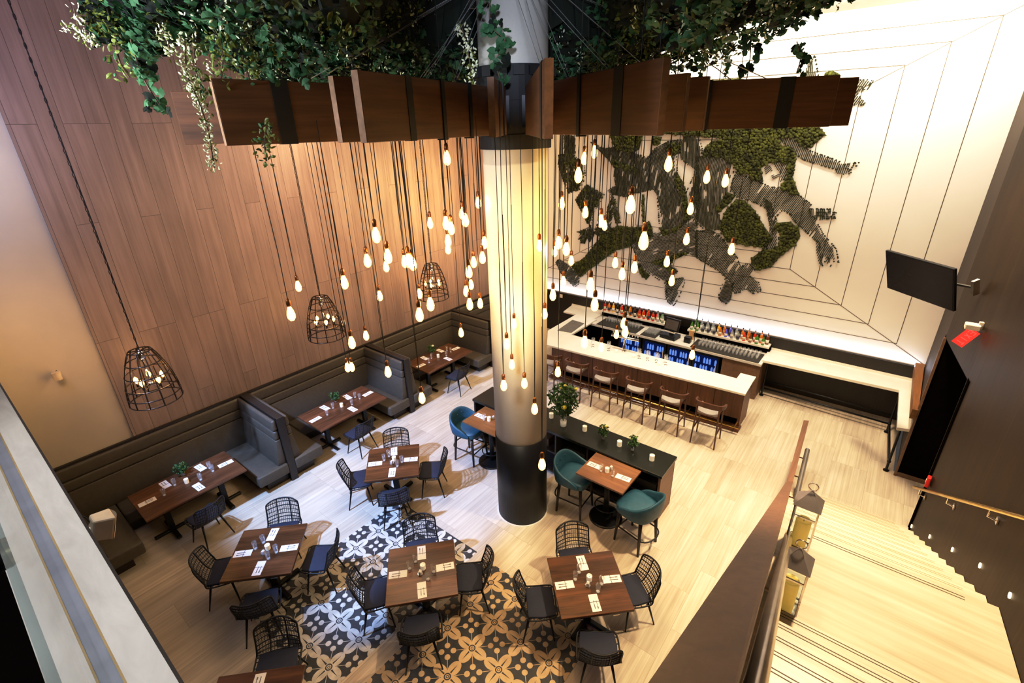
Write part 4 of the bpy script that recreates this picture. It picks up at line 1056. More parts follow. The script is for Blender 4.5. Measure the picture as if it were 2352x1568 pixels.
dup(c0, (-8.9, 7.88, zt), 1.1, 'iron basket chandelier with five bulbs over the third booth')

# ------------------------------------------------------------------ moss figures on the feature wall
MOSS = [
    ('s',79,[(-8.31,6.12),(-8.13,6.16),(-7.92,6.08),(-7.91,5.64),(-8.3,5.65)]),
    ('d',86,[(-8.42,5.6),(-7.95,5.64),(-7.56,5.32),(-7.51,5.0),(-7.69,4.65),(-8.08,4.53),(-8.24,4.9),(-8.4,5.33)]),
    ('d',81,[(-7.46,4.8),(-6.88,4.56),(-7.0,4.32),(-7.2,4.04),(-7.23,3.83),(-7.28,3.58),(-7.41,3.74),(-7.79,4.34)]),
    ('d',70,[(-7.29,3.61),(-7.16,3.45),(-7.3,3.15),(-7.39,3.32),(-7.47,3.09),(-7.62,3.09),(-7.54,3.27),(-7.7,3.19),(-7.61,3.38),(-7.73,3.41),(-7.36,3.57)]),
    ('d',61,[(-6.58,4.61),(-6.42,4.17),(-6.3,3.81),(-6.45,3.78),(-6.57,4.09),(-6.65,3.61),(-6.91,3.33),(-7.18,3.48),(-7.09,3.67),(-6.78,3.83),(-6.74,4.18),(-6.66,4.35)]),
    ('m',4,[(-5.74,4.63),(-5.67,4.63),(-5.58,3.84),(-5.65,3.84)]),
    ('s',78,[(-7.39,5.95),(-6.93,5.77),(-6.47,5.83),(-6.04,5.69),(-5.62,5.54),(-5.45,5.78),(-5.15,5.95),(-4.88,6.0),(-4.79,5.75),(-4.89,5.58),(-4.81,5.18),(-4.59,4.9),(-4.48,4.49),(-4.32,4.14),(-4.6,3.9),(-4.91,3.78),(-5.15,3.79),(-5.23,4.26),(-5.32,4.68),(-5.41,4.77),(-5.95,4.65),(-6.23,4.54),(-6.67,4.58),(-6.76,4.67),(-6.54,4.84),(-6.6,5.12),(-6.57,5.28),(-6.81,5.52),(-7.08,5.74)]),
    ('m',0,[(-6.81,6.12),(-5.84,6.11),(-5.91,5.77),(-6.14,5.65),(-6.61,5.77)]),
    ('m',0,[(-5.58,6.09),(-5.32,6.06),(-5.36,5.89),(-5.55,5.86)]),
    ('m',0,[(-5.2,5.81),(-5.05,5.92),(-4.8,5.89),(-4.79,5.67),(-5.08,5.64)]),
    ('m',1,[(-6.73,5.53),(-5.94,5.3),(-5.99,5.14),(-6.28,5.26),(-6.58,5.31)]),
    ('m',3,[(-4.84,5.24),(-4.63,4.96),(-4.47,4.49),(-4.34,4.08),(-4.49,4.04),(-4.62,4.6),(-4.86,5.04)]),
    ('m',6,[(-5.15,3.79),(-4.91,3.72),(-4.57,3.91),(-4.65,3.74),(-5.03,3.61)]),
    ('m',7,[(-5.47,3.95),(-5.35,3.74),(-5.33,3.54),(-5.91,3.27),(-5.94,3.2),(-6.42,3.0),(-6.91,2.58),(-7.31,2.25),(-7.55,2.02),(-7.82,2.21),(-7.92,2.35),(-7.49,2.61),(-7.06,3.17),(-6.61,3.61),(-6.32,3.74),(-5.98,3.71),(-5.66,3.77)]),
    ('s',60,[(-8.5,2.35),(-8.37,2.47),(-8.1,2.37),(-7.87,2.21),(-7.58,2.06),(-7.65,1.73),(-7.78,1.65),(-8.27,1.99)]),
    ('s',32,[(-5.91,3.21),(-5.33,3.54),(-5.03,3.64),(-4.6,3.93),(-4.31,4.11),(-4.17,3.99),(-4.06,3.15),(-4.29,3.21),(-4.63,3.0),(-4.8,2.78),(-4.52,2.68),(-4.6,2.5),(-4.74,2.24),(-5.11,2.39),(-5.56,2.63),(-5.73,2.88)]),
    ('m',9,[(-5.7,2.75),(-5.52,2.57),(-5.29,2.43),(-5.39,2.3),(-5.54,2.35),(-5.65,2.55)]),
    ('m',8,[(-5.3,2.84),(-4.83,3.01),(-4.58,3.17),(-4.26,3.21),(-4.63,3.0),(-4.8,2.74),(-4.52,2.68),(-4.61,2.54),(-4.86,2.7)]),
    ('s',68,[(-4.76,2.34),(-4.34,2.51),(-4.29,2.39),(-4.4,1.95),(-4.51,1.68),(-4.69,1.72),(-4.76,2.06)]),
    ('s',89,[(-4.83,5.89),(-4.71,6.08),(-4.38,6.05),(-4.25,5.76),(-4.34,5.48),(-4.15,3.95),(-4.28,4.12),(-4.48,4.49),(-4.54,4.73),(-4.43,5.05),(-4.37,5.25),(-4.76,5.56)]),
    ('m',1,[(-4.23,5.78),(-4.05,5.94),(-3.63,6.07),(-3.29,6.08),(-2.64,6.06),(-2.55,5.87),(-2.28,5.82),(-2.18,5.55),(-2.19,5.22),(-1.98,4.84),(-2.17,4.86),(-2.39,4.98),(-2.29,5.22),(-2.31,5.44),(-2.42,5.52),(-2.73,5.49),(-2.87,5.38),(-2.77,5.09),(-2.98,5.11),(-3.13,5.24),(-3.34,5.23),(-3.48,5.44),(-3.81,5.6),(-4.24,5.62)]),
    ('f',70,[(-2.64,5.51),(-2.4,5.54),(-2.3,5.39),(-2.34,5.21),(-2.43,5.06),(-2.44,5.26),(-2.57,5.39)]),
    ('f',41,[(-2.8,5.38),(-2.67,5.44),(-2.6,5.31),(-2.74,5.25)]),
    ('f',24,[(-2.64,5.23),(-2.44,5.26),(-2.46,5.18),(-2.57,5.15)]),
    ('s',93,[(-4.38,5.62),(-3.81,5.6),(-3.49,5.5),(-3.44,5.17),(-3.46,4.79),(-3.69,4.4),(-3.59,4.09),(-3.59,3.88),(-3.97,3.87),(-4.18,4.04)]),
    ('s',72,[(-3.4,5.28),(-3.06,5.16),(-2.59,4.97),(-2.39,4.98),(-1.97,4.82),(-1.71,4.65),(-1.69,4.47),(-1.47,4.2),(-1.35,4.03),(-1.03,3.72),(-0.92,3.43),(-1.0,3.48),(-1.06,3.33),(-1.15,3.54),(-1.22,3.31),(-1.32,3.6),(-1.37,3.81),(-1.59,3.97),(-1.94,4.24),(-2.06,4.39),(-2.25,4.48),(-2.37,4.31),(-2.39,4.14),(-2.55,4.46),(-2.84,4.6),(-3.29,4.71),(-3.46,4.93)]),
    ('s',93,[(-1.71,4.55),(-1.32,4.57),(-1.31,4.52),(-1.58,4.48),(-1.2,4.51),(-1.19,4.47),(-1.57,4.42),(-1.18,4.42),(-1.17,4.39),(-1.55,4.33),(-1.66,4.42)]),
    ('m',6,[(-3.31,4.66),(-3.53,4.3),(-3.6,3.94),(-3.38,3.63),(-3.14,3.6),(-2.8,3.58),(-2.5,3.56),(-2.34,3.81),(-2.59,4.09),(-2.86,4.44),(-3.11,4.64)]),
    ('m',4,[(-3.55,4.81),(-3.32,4.74),(-3.43,4.56),(-3.65,4.32),(-3.74,4.37)]),
    ('m',7,[(-2.32,4.18),(-2.06,4.23),(-1.86,4.11),(-1.78,3.93),(-1.84,3.73),(-2.13,3.38),(-2.27,3.12),(-2.57,3.0),(-2.75,3.26),(-2.5,3.53),(-2.39,3.52),(-2.18,3.66),(-2.2,3.94),(-2.38,4.06)]),
    ('s',76,[(-2.7,4.72),(-2.53,4.62),(-2.29,4.15),(-2.2,3.77),(-2.15,3.49),(-2.24,3.42),(-2.38,3.46),(-2.49,3.76),(-2.36,3.92)]),
    ('s',66,[(-4.15,3.79),(-3.79,3.86),(-3.54,3.74),(-3.33,3.52),(-3.06,3.25),(-2.94,3.02),(-2.76,3.14),(-2.6,3.01),(-2.68,2.82),(-2.46,2.7),(-2.38,2.5),(-2.53,2.4),(-2.77,2.49),(-2.84,2.38),(-3.0,2.32),(-3.14,2.65),(-3.57,2.9),(-4.06,3.11)]),
    ('s',26,[(-3.26,2.69),(-3.05,2.63),(-3.07,2.17),(-3.17,2.04),(-3.33,2.09),(-3.37,2.28)]),
    ('s',78,[(-2.64,6.06),(-2.33,6.06),(-1.97,5.77),(-1.38,5.56),(-1.25,5.49),(-1.01,5.54),(-1.05,5.45),(-1.22,5.42),(-1.06,5.38),(-1.15,5.3),(-1.32,5.3),(-1.38,5.39),(-1.59,5.44),(-2.03,5.57),(-2.21,5.69)]),
    ('m',0,[(-2.3,6.01),(-1.76,6.04),(-1.96,5.82),(-2.12,5.84)]),
    ('s',101,[(-2.33,7.18),(-2.22,7.59),(-2.07,7.17)]),
    ('s',72,[(-1.71,7.09),(-1.13,7.06),(-1.19,6.9),(-1.36,6.87),(-1.13,6.62),(-1.5,6.64)]),
    ('m',-4,[(-1.98,7.22),(-1.85,7.28),(-1.7,7.2),(-1.68,6.97),(-1.93,6.98)]),
    ('m',-2,[(-6.3,6.22),(-6.1,6.84),(-5.01,7.26),(-3.62,7.26),(-2.49,6.85),(-1.69,6.05),(-3.42,5.99)]),
]

def inside(p, poly):
    c = False; n = len(poly)
    for i in range(n):
        a, b = poly[i], poly[i-1]
        if (a[1] > p[1]) != (b[1] > p[1]) and p[0] < (b[0]-a[0])*(p[1]-a[1])/(b[1]-a[1])+a[0]: c = not c
    return c
art = thing('moss_mural', 'mural of tumbling figures made from dark moss stripes and clumps on the white wall', 'mural', (0, 12.860, 0))
ICO = None
def blob(mb, c, r, rg):
    k = len(mb.v)
    ph = (1+5**.5)/2
    base = [(-1, ph, 0), (1, ph, 0), (-1, -ph, 0), (1, -ph, 0), (0, -1, ph), (0, 1, ph), (0, -1, -ph), (0, 1, -ph), (ph, 0, -1), (ph, 0, 1), (-ph, 0, -1), (-ph, 0, 1)]
    fs = [(0, 11, 5), (0, 5, 1), (0, 1, 7), (0, 7, 10), (0, 10, 11), (1, 5, 9), (5, 11, 4), (11, 10, 2), (10, 7, 6), (7, 1, 8), (3, 9, 4), (3, 4, 2), (3, 2, 6), (3, 6, 8), (3, 8, 9), (4, 9, 5), (2, 4, 11), (6, 2, 10), (8, 6, 7), (9, 8, 1)]
    for b in base:
        q = r/1.9*rg.uniform(.8, 1.2); mb.v.append((c[0]+b[0]*q, c[1]+b[1]*q*.6, c[2]+b[2]*q))
    for f in fs: mb.f.append(tuple(k+i for i in f)); mb.m.append(0)
for pi2, (kind, ang, poly) in enumerate(MOSS):
    rg = random.Random(100+pi2)
    xs = [p[0] for p in poly]; zs = [p[1] for p in poly]
    if kind in ('m', 'd'):
        mb = MB(); st_ = .046 if kind == 'm' else .07
        z = min(zs)
        while z < max(zs):
            x = min(xs)
            while x < max(xs):
                p = (x+rg.uniform(-.03, .03), z+rg.uniform(-.03, .03))
                if inside(p, poly) and (kind == 'm' or rg.random() < .62): blob(mb, (p[0], -.045, p[1]), rg.uniform(.024, .046), rg)
                x += st_
            z += st_
        if mb.v:
            if kind == 'm': mb.add([(p[0], -.012, p[1]) for p in poly], [tuple(range(len(poly)))]).add([(p[0], -.014, p[1]) for p in poly], [tuple(range(len(poly)))[::-1]])
            mb.build('moss_patch', M['moss'], art, smooth=True)
    if kind in ('s', 'f', 'd'):
        mb = MB(); ca, sa = math.cos(math.radians(ang)), math.sin(math.radians(ang))
        R = [(p[0]*ca+p[1]*sa, -p[0]*sa+p[1]*ca) for p in poly]
        sp = .036; v = math.floor(min(r[1] for r in R)/sp)*sp
        amp, phs = rg.uniform(.03, .09), rg.uniform(0, 6)
        while v < max(r[1] for r in R):
            cr = []
            for i in range(len(R)):
                a, b = R[i-1], R[i]
                if (a[1] > v) != (b[1] > v): cr.append(a[0]+(b[0]-a[0])*(v-a[1])/(b[1]-a[1]))
            cr.sort()
            for u0, u1 in zip(cr[::2], cr[1::2]):
                u = u0
                while u < u1-.02:
                    ue = min(u+rg.uniform(.10, .22), u1); wd = rg.uniform(.0055, .0098)*(1.05 if kind != 'f' else .9)
                    if rg.random() > .05:
                        o1 = amp*math.sin(2.1*u+phs); o2 = amp*math.sin(2.1*ue+phs)
                        pts = [(u, v+o1-wd), (ue, v+o2-wd*rg.uniform(.7, 1.2)), (ue, v+o2+wd*rg.uniform(.7, 1.2)), (u, v+o1+wd)]
                        W = [(p[0]*ca-p[1]*sa, p[0]*sa+p[1]*ca) for p in pts]
                        k = len(mb.v)
                        mb.v += [(w[0], -.003, w[1]) for w in W]+[(w[0], -.028, w[1]) for w in W]
                        for f in ((4, 5, 6, 7), (0, 1, 5, 4), (1, 2, 6, 5), (2, 3, 7, 6), (3, 0, 4, 7)): mb.f.append(tuple(k+q for q in f)); mb.m.append(0)
                    u = ue
            v += sp
        if kind != 'f':
            for i in range(len(poly)):
                a, b = poly[i-1], poly[i]; L_ = math.hypot(b[0]-a[0], b[1]-a[1]); n_ = int(L_/.034)
                for k in range(n_):
                    if rg.random() < .62:
                        f = (k+rg.random())/n_; blob(mb, (a[0]+(b[0]-a[0])*f, -.024, a[1]+(b[1]-a[1])*f), rg.uniform(.014, .024), rg)
        if mb.v: mb.build('moss_stripes', M['mossdark'], art, recalc=True)

# ------------------------------------------------------------------ greenery canopy
rg = random.Random(5)
CC = (PC[0]-.05, PC[1]-.05)
def bump(a):
    d = (a+2.57+PI) % (2*PI)-PI
    return math.exp(-(d/.34)**2)
def RCf(a): return (3.62+1.65*bump(a))*(.97+.04*math.sin(5*a))
def under(r, a):   # underside height of the canopy
    ux, uy = .6137, -.7896; qx, qy = r*math.cos(a)-.05, r*math.sin(a)-.05
    lat = abs(-qx*uy+qy*ux); fw = qx*ux+qy*uy
    lift = .95*max(0, min(1, (1.25-lat)/.5)) if fw > -.2 else 0
    lift = max(lift, .62*bump(a)*max(0, min(1, (r-3.2)/1.2)))
    d_ = (a-.75+PI) % (2*PI)-PI
    lift = max(lift, .40*math.exp(-(d_/.8)**2)*max(0, min(1, (r-.8)/1.0)))
    return min(ZC-.12, lift+7.22+.13*math.sin(3*a+1)+.10*math.sin(5*a+r*2.1)+.09*math.sin(7*r+2*a)+(.25 if r < .9 else 0))
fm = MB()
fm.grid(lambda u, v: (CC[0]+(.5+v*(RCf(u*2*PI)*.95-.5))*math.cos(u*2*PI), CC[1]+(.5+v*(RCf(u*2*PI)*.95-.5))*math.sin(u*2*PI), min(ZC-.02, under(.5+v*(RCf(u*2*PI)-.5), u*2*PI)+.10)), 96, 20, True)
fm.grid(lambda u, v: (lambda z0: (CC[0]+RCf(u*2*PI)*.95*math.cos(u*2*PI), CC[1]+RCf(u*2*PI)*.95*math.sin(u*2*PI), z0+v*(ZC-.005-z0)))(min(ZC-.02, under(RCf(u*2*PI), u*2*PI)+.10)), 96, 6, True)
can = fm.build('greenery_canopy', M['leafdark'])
tag(can, 'canopy of ivy and mixed foliage hanging under the ceiling around the pillar', 'foliage', kind='stuff')
lv = MB()
for i in range(25000):
    a = rg.uniform(0, 2*PI) if rg.random() < .8 else rg.gauss(-2.57, .4)
    R_ = RCf(a)
    rim = rg.random() < .30
    if rim:
        r = R_*.95+rg.uniform(-.08, .18); z0 = under(R_, a); z = z0-.12+(ZC-.05-z0)*rg.random()**1.3
    else:
        r = math.sqrt(rg.uniform(.3, R_*R_)); z = under(r, a)+rg.uniform(-.18, .10)
    p = (CC[0]+r*math.cos(a), CC[1]+r*math.sin(a), min(z, ZC-.06))
    if math.hypot(p[0]-PC[0], p[1]-PC[1]) < .50: continue
    q = rg.random(); clump = math.sin(3.1*p[0]+1.3*p[1])+math.sin(2.3*p[1]-1.7*p[0]+1)
    if clump > .55 and q < .55: lv.mi = 2; leaf(lv, p, rg.uniform(.022, .042), OVAL, rg)
    elif clump < -.2 and q < .7: lv.mi = 1; leaf(lv, p, rg.uniform(.04, .08), OVAL, rg)
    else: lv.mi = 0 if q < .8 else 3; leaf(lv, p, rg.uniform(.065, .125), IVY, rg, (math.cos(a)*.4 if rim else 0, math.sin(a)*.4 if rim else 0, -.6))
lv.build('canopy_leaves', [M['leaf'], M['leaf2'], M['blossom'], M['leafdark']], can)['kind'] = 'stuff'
# moss-like drips below the canopy
dr = MB()
for i in range(430):
    a = rg.uniform(0, 2*PI); R_ = RCf(a); r = math.sqrt(rg.uniform(.5, R_*R_)); L_ = rg.uniform(.15, .50)
    x, y = CC[0]+r*math.cos(a), CC[1]+r*math.sin(a); z0 = under(r, a)
    if math.hypot(x-PC[0], y-PC[1]) < .6: continue
    if z0 > 7.45: L_ *= .6
    n_ = int(L_/.018); dr.mi = rg.choice((0, 1, 1, 1, 2))
    for k in range(n_):
        f = k/n_; s_ = .042*(1-f)+.010
        leaf(dr, (x+rg.uniform(-s_, s_), y+rg.uniform(-s_, s_), z0-L_*f), rg.uniform(.022, .045) if dr.mi != 0 else rg.uniform(.05, .085), IVY if dr.mi == 0 else OVAL, rg)
dr.build('hanging_sprigs', [M['leaf'], M['leaf2'], M['blossom']], can)['kind'] = 'stuff'
# single strands that stand out
def vine(label, pts, mat_i, size, dens, sh):
    t = thing('hanging_vine', label, 'vine', pts[0], 0, 'vines hanging from the canopy')
    P = [Vector(p)-Vector(pts[0]) for p in pts]; path = smooth_path(P, 8)
    MB().tube(path, .006, 5).build('vine_stem', M['stem'], t)
    mb = MB(); mb.mi = 0
    L_ = sum((path[i+1]-path[i]).length for i in range(len(path)-1)); n_ = int(L_*dens)
    for k in range(n_):
        q = path[min(int(rg.random()*len(path)), len(path)-1)]; s_ = size*(.75 if sh is IVY else 1.3)
        mb.mi = 1 if rg.random() < .25 else 0
        leaf(mb, (q.x+rg.uniform(-s_, s_), q.y+rg.uniform(-s_, s_), q.z+rg.uniform(-s_, s_)), size*rg.uniform(.6, 1.15), sh, rg, (.35, -.5, -.2))
    mb.build('vine_leaves', mat_i, t)
IV = [M['leaf'], M['leafdark']]; BL = [M['blossom'], M['leaf2']]; OL = [M['leaf2'], M['leaf']]
vine('ivy strand with big green leaves drooping at the upper left', [(-5.049, 1.611, 7.096), (-5.049, 1.612, 6.919), (-5.044, 1.626, 6.797), (-5.026, 1.681, 6.606)], IV, 0.095, 80, IVY)
vine('long strand of pale blossoms hanging over the left plank tip', [(-4.043, 1.606, 6.988), (-4.057, 1.569, 6.782), (-4.048, 1.592, 6.623), (-4.043, 1.604, 6.428), (-4.051, 1.584, 6.179)], BL, 0.034, 420, OVAL)
vine('mossy strand hanging beside the blossom strand', [(-4.257, 1.742, 6.997), (-4.271, 1.709, 6.778), (-4.272, 1.705, 6.65)], OL, 0.05, 260, OVAL)
vine('short olive sprig hanging below the left plank', [(-3.931, 1.977, 6.448), (-3.947, 1.944, 6.328), (-3.953, 1.931, 6.204)], OL, 0.05, 300, OVAL)
vine('ivy strand hanging down the front of the pillar', [(-3.882, 4.575, 7.6), (-3.879, 4.577, 7.371), (-3.77, 4.668, 7.23), (-3.847, 4.605, 7.051), (-3.816, 4.63, 6.85)], IV, 0.115, 55, IVY)
vine('ivy strand hanging before the white wall above the right plank', [(-1.946, 7.139, 7.244), (-1.932, 7.143, 7.06), (-1.935, 7.143, 6.862)], IV, 0.12, 46, IVY)
vine('thin ivy strand at the far right below the canopy', [(-1.431, 7.056, 7.204), (-1.364, 7.07, 7.027), (-1.375, 7.068, 6.896)], IV, 0.1, 44, IVY)
vine('bare curling vine stem above the long right plank', [(-2.616, 7.136, 7.36), (-2.462, 7.19, 7.109), (-2.325, 7.236, 7.002), (-2.131, 7.295, 6.853)], IV, 0.05, 6, OVAL)
vine('dark ivy strand hanging above the left plank strap', [(-4.276, 2.592, 7.107), (-4.291, 2.567, 6.949), (-4.288, 2.572, 6.8)], IV, 0.1, 70, IVY)
vine('olive strand at the upper left under the canopy rim', [(-5.174, 1.547, 7.133), (-5.178, 1.532, 6.954), (-5.169, 1.563, 6.839)], OL, 0.07, 170, OVAL)
vine('pale blossom sprig at the far upper left', [(-5.733, 1.392, 7.24), (-5.72, 1.447, 7.199), (-5.703, 1.513, 7.142)], BL, 0.036, 300, OVAL)
vine('olive trailing strand left of the canopy centre', [(-4.667, 2.294, 7.12), (-4.675, 2.276, 6.962), (-4.668, 2.292, 6.816)], OL, 0.07, 170, OVAL)
vine('pale blossom strand just left of the pillar', [(-4.522, 4.808, 7.473), (-4.479, 4.848, 7.211), (-4.452, 4.872, 6.949)], BL, 0.055, 220, OVAL)
vine('pale blossom spray at the upper left beside the ivy strand', [(-5.517, 1.433, 7.336), (-5.518, 1.429, 7.189), (-5.503, 1.484, 7.103)], BL, 0.036, 320, OVAL)
vine('pale blossom tuft left of the long blossom strand', [(-4.699, 1.709, 7.152), (-4.689, 1.736, 7.055), (-4.692, 1.728, 6.969)], BL, 0.036, 320, OVAL)
vine('olive strand above the left plank, right of the blossoms', [(-4.642, 2.113, 7.13), (-4.648, 2.1, 6.978), (-4.668, 2.053, 6.815)], OL, 0.06, 220, OVAL)
vine('pale blossom tuft above the front left plank', [(-4.372, 2.816, 7.33), (-4.355, 2.841, 7.204), (-4.377, 2.807, 7.072)], BL, 0.036, 320, OVAL)
vine('ivy strand above the front left plank', [(-4.649, 2.748, 7.26), (-4.661, 2.726, 7.06), (-4.648, 2.748, 6.846)], IV, 0.12, 50, IVY)
vine('ivy strand right of the pillar before the bright wall', [(-3.967, 6.482, 7.543), (-4.0, 6.462, 7.294), (-4.015, 6.453, 7.063)], IV, 0.11, 50, IVY)


# ------------------------------------------------------------------ television, signs, small fittings
t = thing('television', 'large flat black television on a swing arm in the right corner', 'television', (.41, 9.90, 4.0), math.atan2(9.39-10.24, .762+.106))
t.rotation_euler = (math.radians(20), 0, math.atan2(9.39-10.24, .762+.106))
MB().box(-.61, .61, -.02, .03, -.36, .36).build('screen_case', M['blackpaint'], t, bevel=.006, seg=1)
MB().box(-.595, .595, -.024, -.0205, -.345, .345).build('screen', M['screen'], t)
MB().tube([(.05, .05, 0), (.30, .12, 0)], .03, 8).tube([(.30, .12, 0), (.68, .22, -.02)], .022, 8).cbox((.06, .045, 0), (.3, .03, .3)).build('wall_arm', M['metalblack'], t)
MB().cbox((.69, .23, -.02), (.04, .10, .24)).build('wall_plate', M['steel'], t)
t = thing('exit_sign', 'red lit exit sign under a white housing on the dark wall', 'sign', (1.09, 9.0, 3.47), 0)
MB().cbox((.03, .02, .17), (.17, .14, .08)).build('sign_housing', M['plasticwhite'], t, bevel=.01, seg=1)
MB().cbox((.11, .03, .20), (.05, .06, .10)).build('wall_bracket', M['plasticwhite'], t)
RT = Matrix.Rotation(math.radians(28), 3, 'Y')
pn = MB().cbox((0, 0, 0), (.15, .014, .28), M=RT).build('sign_panel', M['redglow'], t)
lt = MB()
def stroke(x0, y0, x1, y1):
    c_ = RT @ Vector(((y0+y1)/2, -.009, (x0+x1)/2)); lt.cbox(c_, (abs(y1-y0)+.010, .004, abs(x1-x0)+.010), M=RT)
for k, L_ in enumerate('EXIT'):
    o = .115-.062*k; w, h_ = .036, .08
    if L_ == 'E':
        stroke(o, -h_/2, o, h_/2); [stroke(o, q, o-w, q) for q in (-h_/2, 0, h_/2)]
    elif L_ == 'X':
        for s_ in (-1, 1): lt.tube([RT @ Vector((s_*h_/2, -.009, o)), RT @ Vector((-s_*h_/2, -.009, o-w))], .005, 4)
    elif L_ == 'I': stroke(o-w/2, -h_/2, o-w/2, h_/2)
    else: stroke(o-w/2, -h_/2, o-w/2, h_/2); stroke(o, h_/2, o-w, h_/2)
lt.build('sign_letters', M['redlite'], pn)
t = thing('fire_alarm', 'small red fire alarm call point on the dark wall by the handrail', 'alarm', (1.262, 8.56, 1.24), math.radians(-5.7))
MB().box(-.05, .0, -.05, .05, -.09, .09).build('alarm_body', M['red'], t, bevel=.012)
MB().box(-.056, -.05, -.025, .025, -.02, .03).build('alarm_handle', M['plasticwhite'], t)

def make_lantern(label):
    t = thing('floor_lantern', label, 'lantern', group='steel candle lanterns on the stair landing')
    w, H = .108, .60
    f = MB()
    for sx in (-1, 1):
        for sy in (-1, 1): f.cbox((sx*w, sy*w, H/2+.03), (.018, .018, H))
    for z in (.03, .10, .50, H+.03):
        for s_ in (-1, 1): f.cbox((0, s_*w, z), (2*w, .014, .018)); f.cbox((s_*w, 0, z), (.014, 2*w, .018))
    f.build('lantern_frame', M['chrome'], t)
    MB().box(-w-.012, w+.012, -w-.012, w+.012, 0, .03).build('lantern_base', M['steel'], t)
    r = MB().add([(-w-.02, -w-.02, H+.035), (w+.02, -w-.02, H+.035), (w+.02, w+.02, H+.035), (-w-.02, w+.02, H+.035), (0, 0, H+.20)], [(3, 2, 1, 0), (0, 1, 4), (1, 2, 4), (2, 3, 4), (3, 0, 4)])
    r.build('lantern_roof', M['lanternroof'], t)
    MB().tube([(.045*math.cos(2*PI*i/16), 0, H+.245+.045*math.sin(2*PI*i/16)) for i in range(16)], .006, 6, True).build('carry_ring', M['chrome'], t, smooth=True)
    g = MB()
    for s_ in (-1, 1):
        g.add([(-w+.01, s_*(w-.005), .04), (w-.01, s_*(w-.005), .04), (w-.01, s_*(w-.005), H), (-w+.01, s_*(w-.005), H)], [(0, 1, 2, 3)])
        g.add([(s_*(w-.005), -w+.01, .04), (s_*(w-.005), w-.01, .04), (s_*(w-.005), w-.01, H), (s_*(w-.005), -w+.01, H)], [(0, 1, 2, 3)])
    g.build('lantern_pane', M['panel_glass'], t)
    return t
def lantern_candle(p, label):
    o = thing('lantern_candle', label, 'candle', p, 0)
    MB().lathe([(.07, 0), (.075, .02), (.075, .36), (.066, .375), (.055, .355), (.0001, .35)], 20).build('candle_wax', M['yellowwax'], o, smooth=True)
    MB().tube([(0, 0, .35), (0, 0, .372)], .003, 4).build('wick', M['blackpaint'], o)
l0 = make_lantern('tall steel lantern on the landing, nearer the top flight'); l0.location = (-.035, 4.11, 2.05)
dup(l0, (-.085, 5.02, 2.05), 0, 'tall steel lantern at the far edge of the landing')
lantern_candle((-.035, 4.11, 2.08), 'thick yellow candle inside the nearer lantern'); lantern_candle((-.085, 5.02, 2.08), 'thick yellow candle inside the farther lantern')

def make_speaker(label):
    t = thing('wall_speaker', label, 'speaker', group='small cream loudspeakers')
    MB().hexa([(-.075, -.06, -.10), (.075, -.06, -.10), (.055, .07, -.085), (-.055, .07, -.085)], [(-.085, -.06, .10), (.085, -.06, .10), (.06, .07, .09), (-.06, .07, .09)]).build('speaker_case', M['creamcase'], t, bevel=.014, recalc=True)
    MB().grid(lambda u, v: ((u-.5)*.145, -.062-.02*math.sin(PI*u), (v-.5)*.18), 8, 4).build('speaker_grille', M['creamcase'], t, smooth=True)
    MB().tube([(0, .06, 0), (0, .13, 0)], .018, 8).cbox((0, .135, 0), (.06, .012, .09)).build('speaker_bracket', M['plasticwhite'], t)
    MB().tube(smooth_path([(.02, .07, .05), (.05, .10, .09), (.02, .14, .06)], 4), .005, 5).build('speaker_cable', M['cord'], t, smooth=True)
    return t
s1 = make_speaker('small cream loudspeaker fixed below the stone coping of the mezzanine'); s1.location = (-2.98, .145, 4.5); s1.rotation_euler = (math.radians(20), 0, math.radians(180)); s1.scale = (.70, .70, .70)
dup(s1, (-9.86, .77, 3.0), math.radians(90), 'small cream loudspeaker on the cream plaster wall')
for (p, rz, lab) in (((-9.953, 5.86, 2.21), PI/2, 'white wall switch plate on the wood wall by the second chandelier'), ((-8.25, 12.798, 1.27), 0, 'white socket plate on the dark base at the left end of the bar')):
    t = thing('wall_plate', lab, 'switch', p, rz)
    MB().box(-.06, .06, -.012, 0, -.06, .06).build('plate', M['plasticwhite'], t, bevel=.004, seg=1)
    MB().box(-.02, .02, -.017, -.012, -.035, .035).build('rocker', M['plasticwhite'], t)

# ------------------------------------------------------------------ light
def look(o, tgt): o.rotation_euler = (Vector(tgt)-o.location).to_track_quat('-Z', 'Y').to_euler()
def area(name, loc, tgt, sx, sy, W, c, spread=180):
    l = bpy.data.lights.new(name, 'AREA'); l.shape = 'RECTANGLE'; l.size = sx; l.size_y = sy; l.energy = W; l.color = c; l.spread = math.radians(spread)
    o = bpy.data.objects.new(name, l); COL.objects.link(o); o.location = loc; look(o, tgt); return o
def spot(name, loc, tgt, W, c, ang, blend=.5, r=.15):
    l = bpy.data.lights.new(name, 'SPOT'); l.energy = W; l.color = c; l.spot_size = math.radians(ang); l.spot_blend = blend; l.shadow_soft_size = r
    o = bpy.data.objects.new(name, l); COL.objects.link(o); o.location = loc; look(o, tgt); return o
COOL = (.36, .53, 1.0); WARM = (1.0, .74, .42); WARM2 = (1.0, .77, .50); NEUT = (1.0, .88, .70)
spot('daylight', (-7.2, -.75, 6.9), (-7.2, 2.7, 0), 6800, COOL, 68, .3, .16).scale = (.60, 1, 1)
area('window_wash', (-7.0, -.6, 7.7), (-9.9, 4, 6.0), 1.6, .8, 75, (.55, .5, 1.0))
area('ledge_fill', (-2.4, .02, 7.6), (-2.4, 0, 4.7), 4.0, .2, 13, (.92, .94, 1.0), 50)  # lamp added above the frame to brighten the stone coping
area('plaster_cool_fill', (-8.3, -.1, 6.6), (-10, .5, 6.2), .8, .8, 17, (.70, .80, 1.0), 120)  # added cool fill for the upper plaster, no fixture of its own
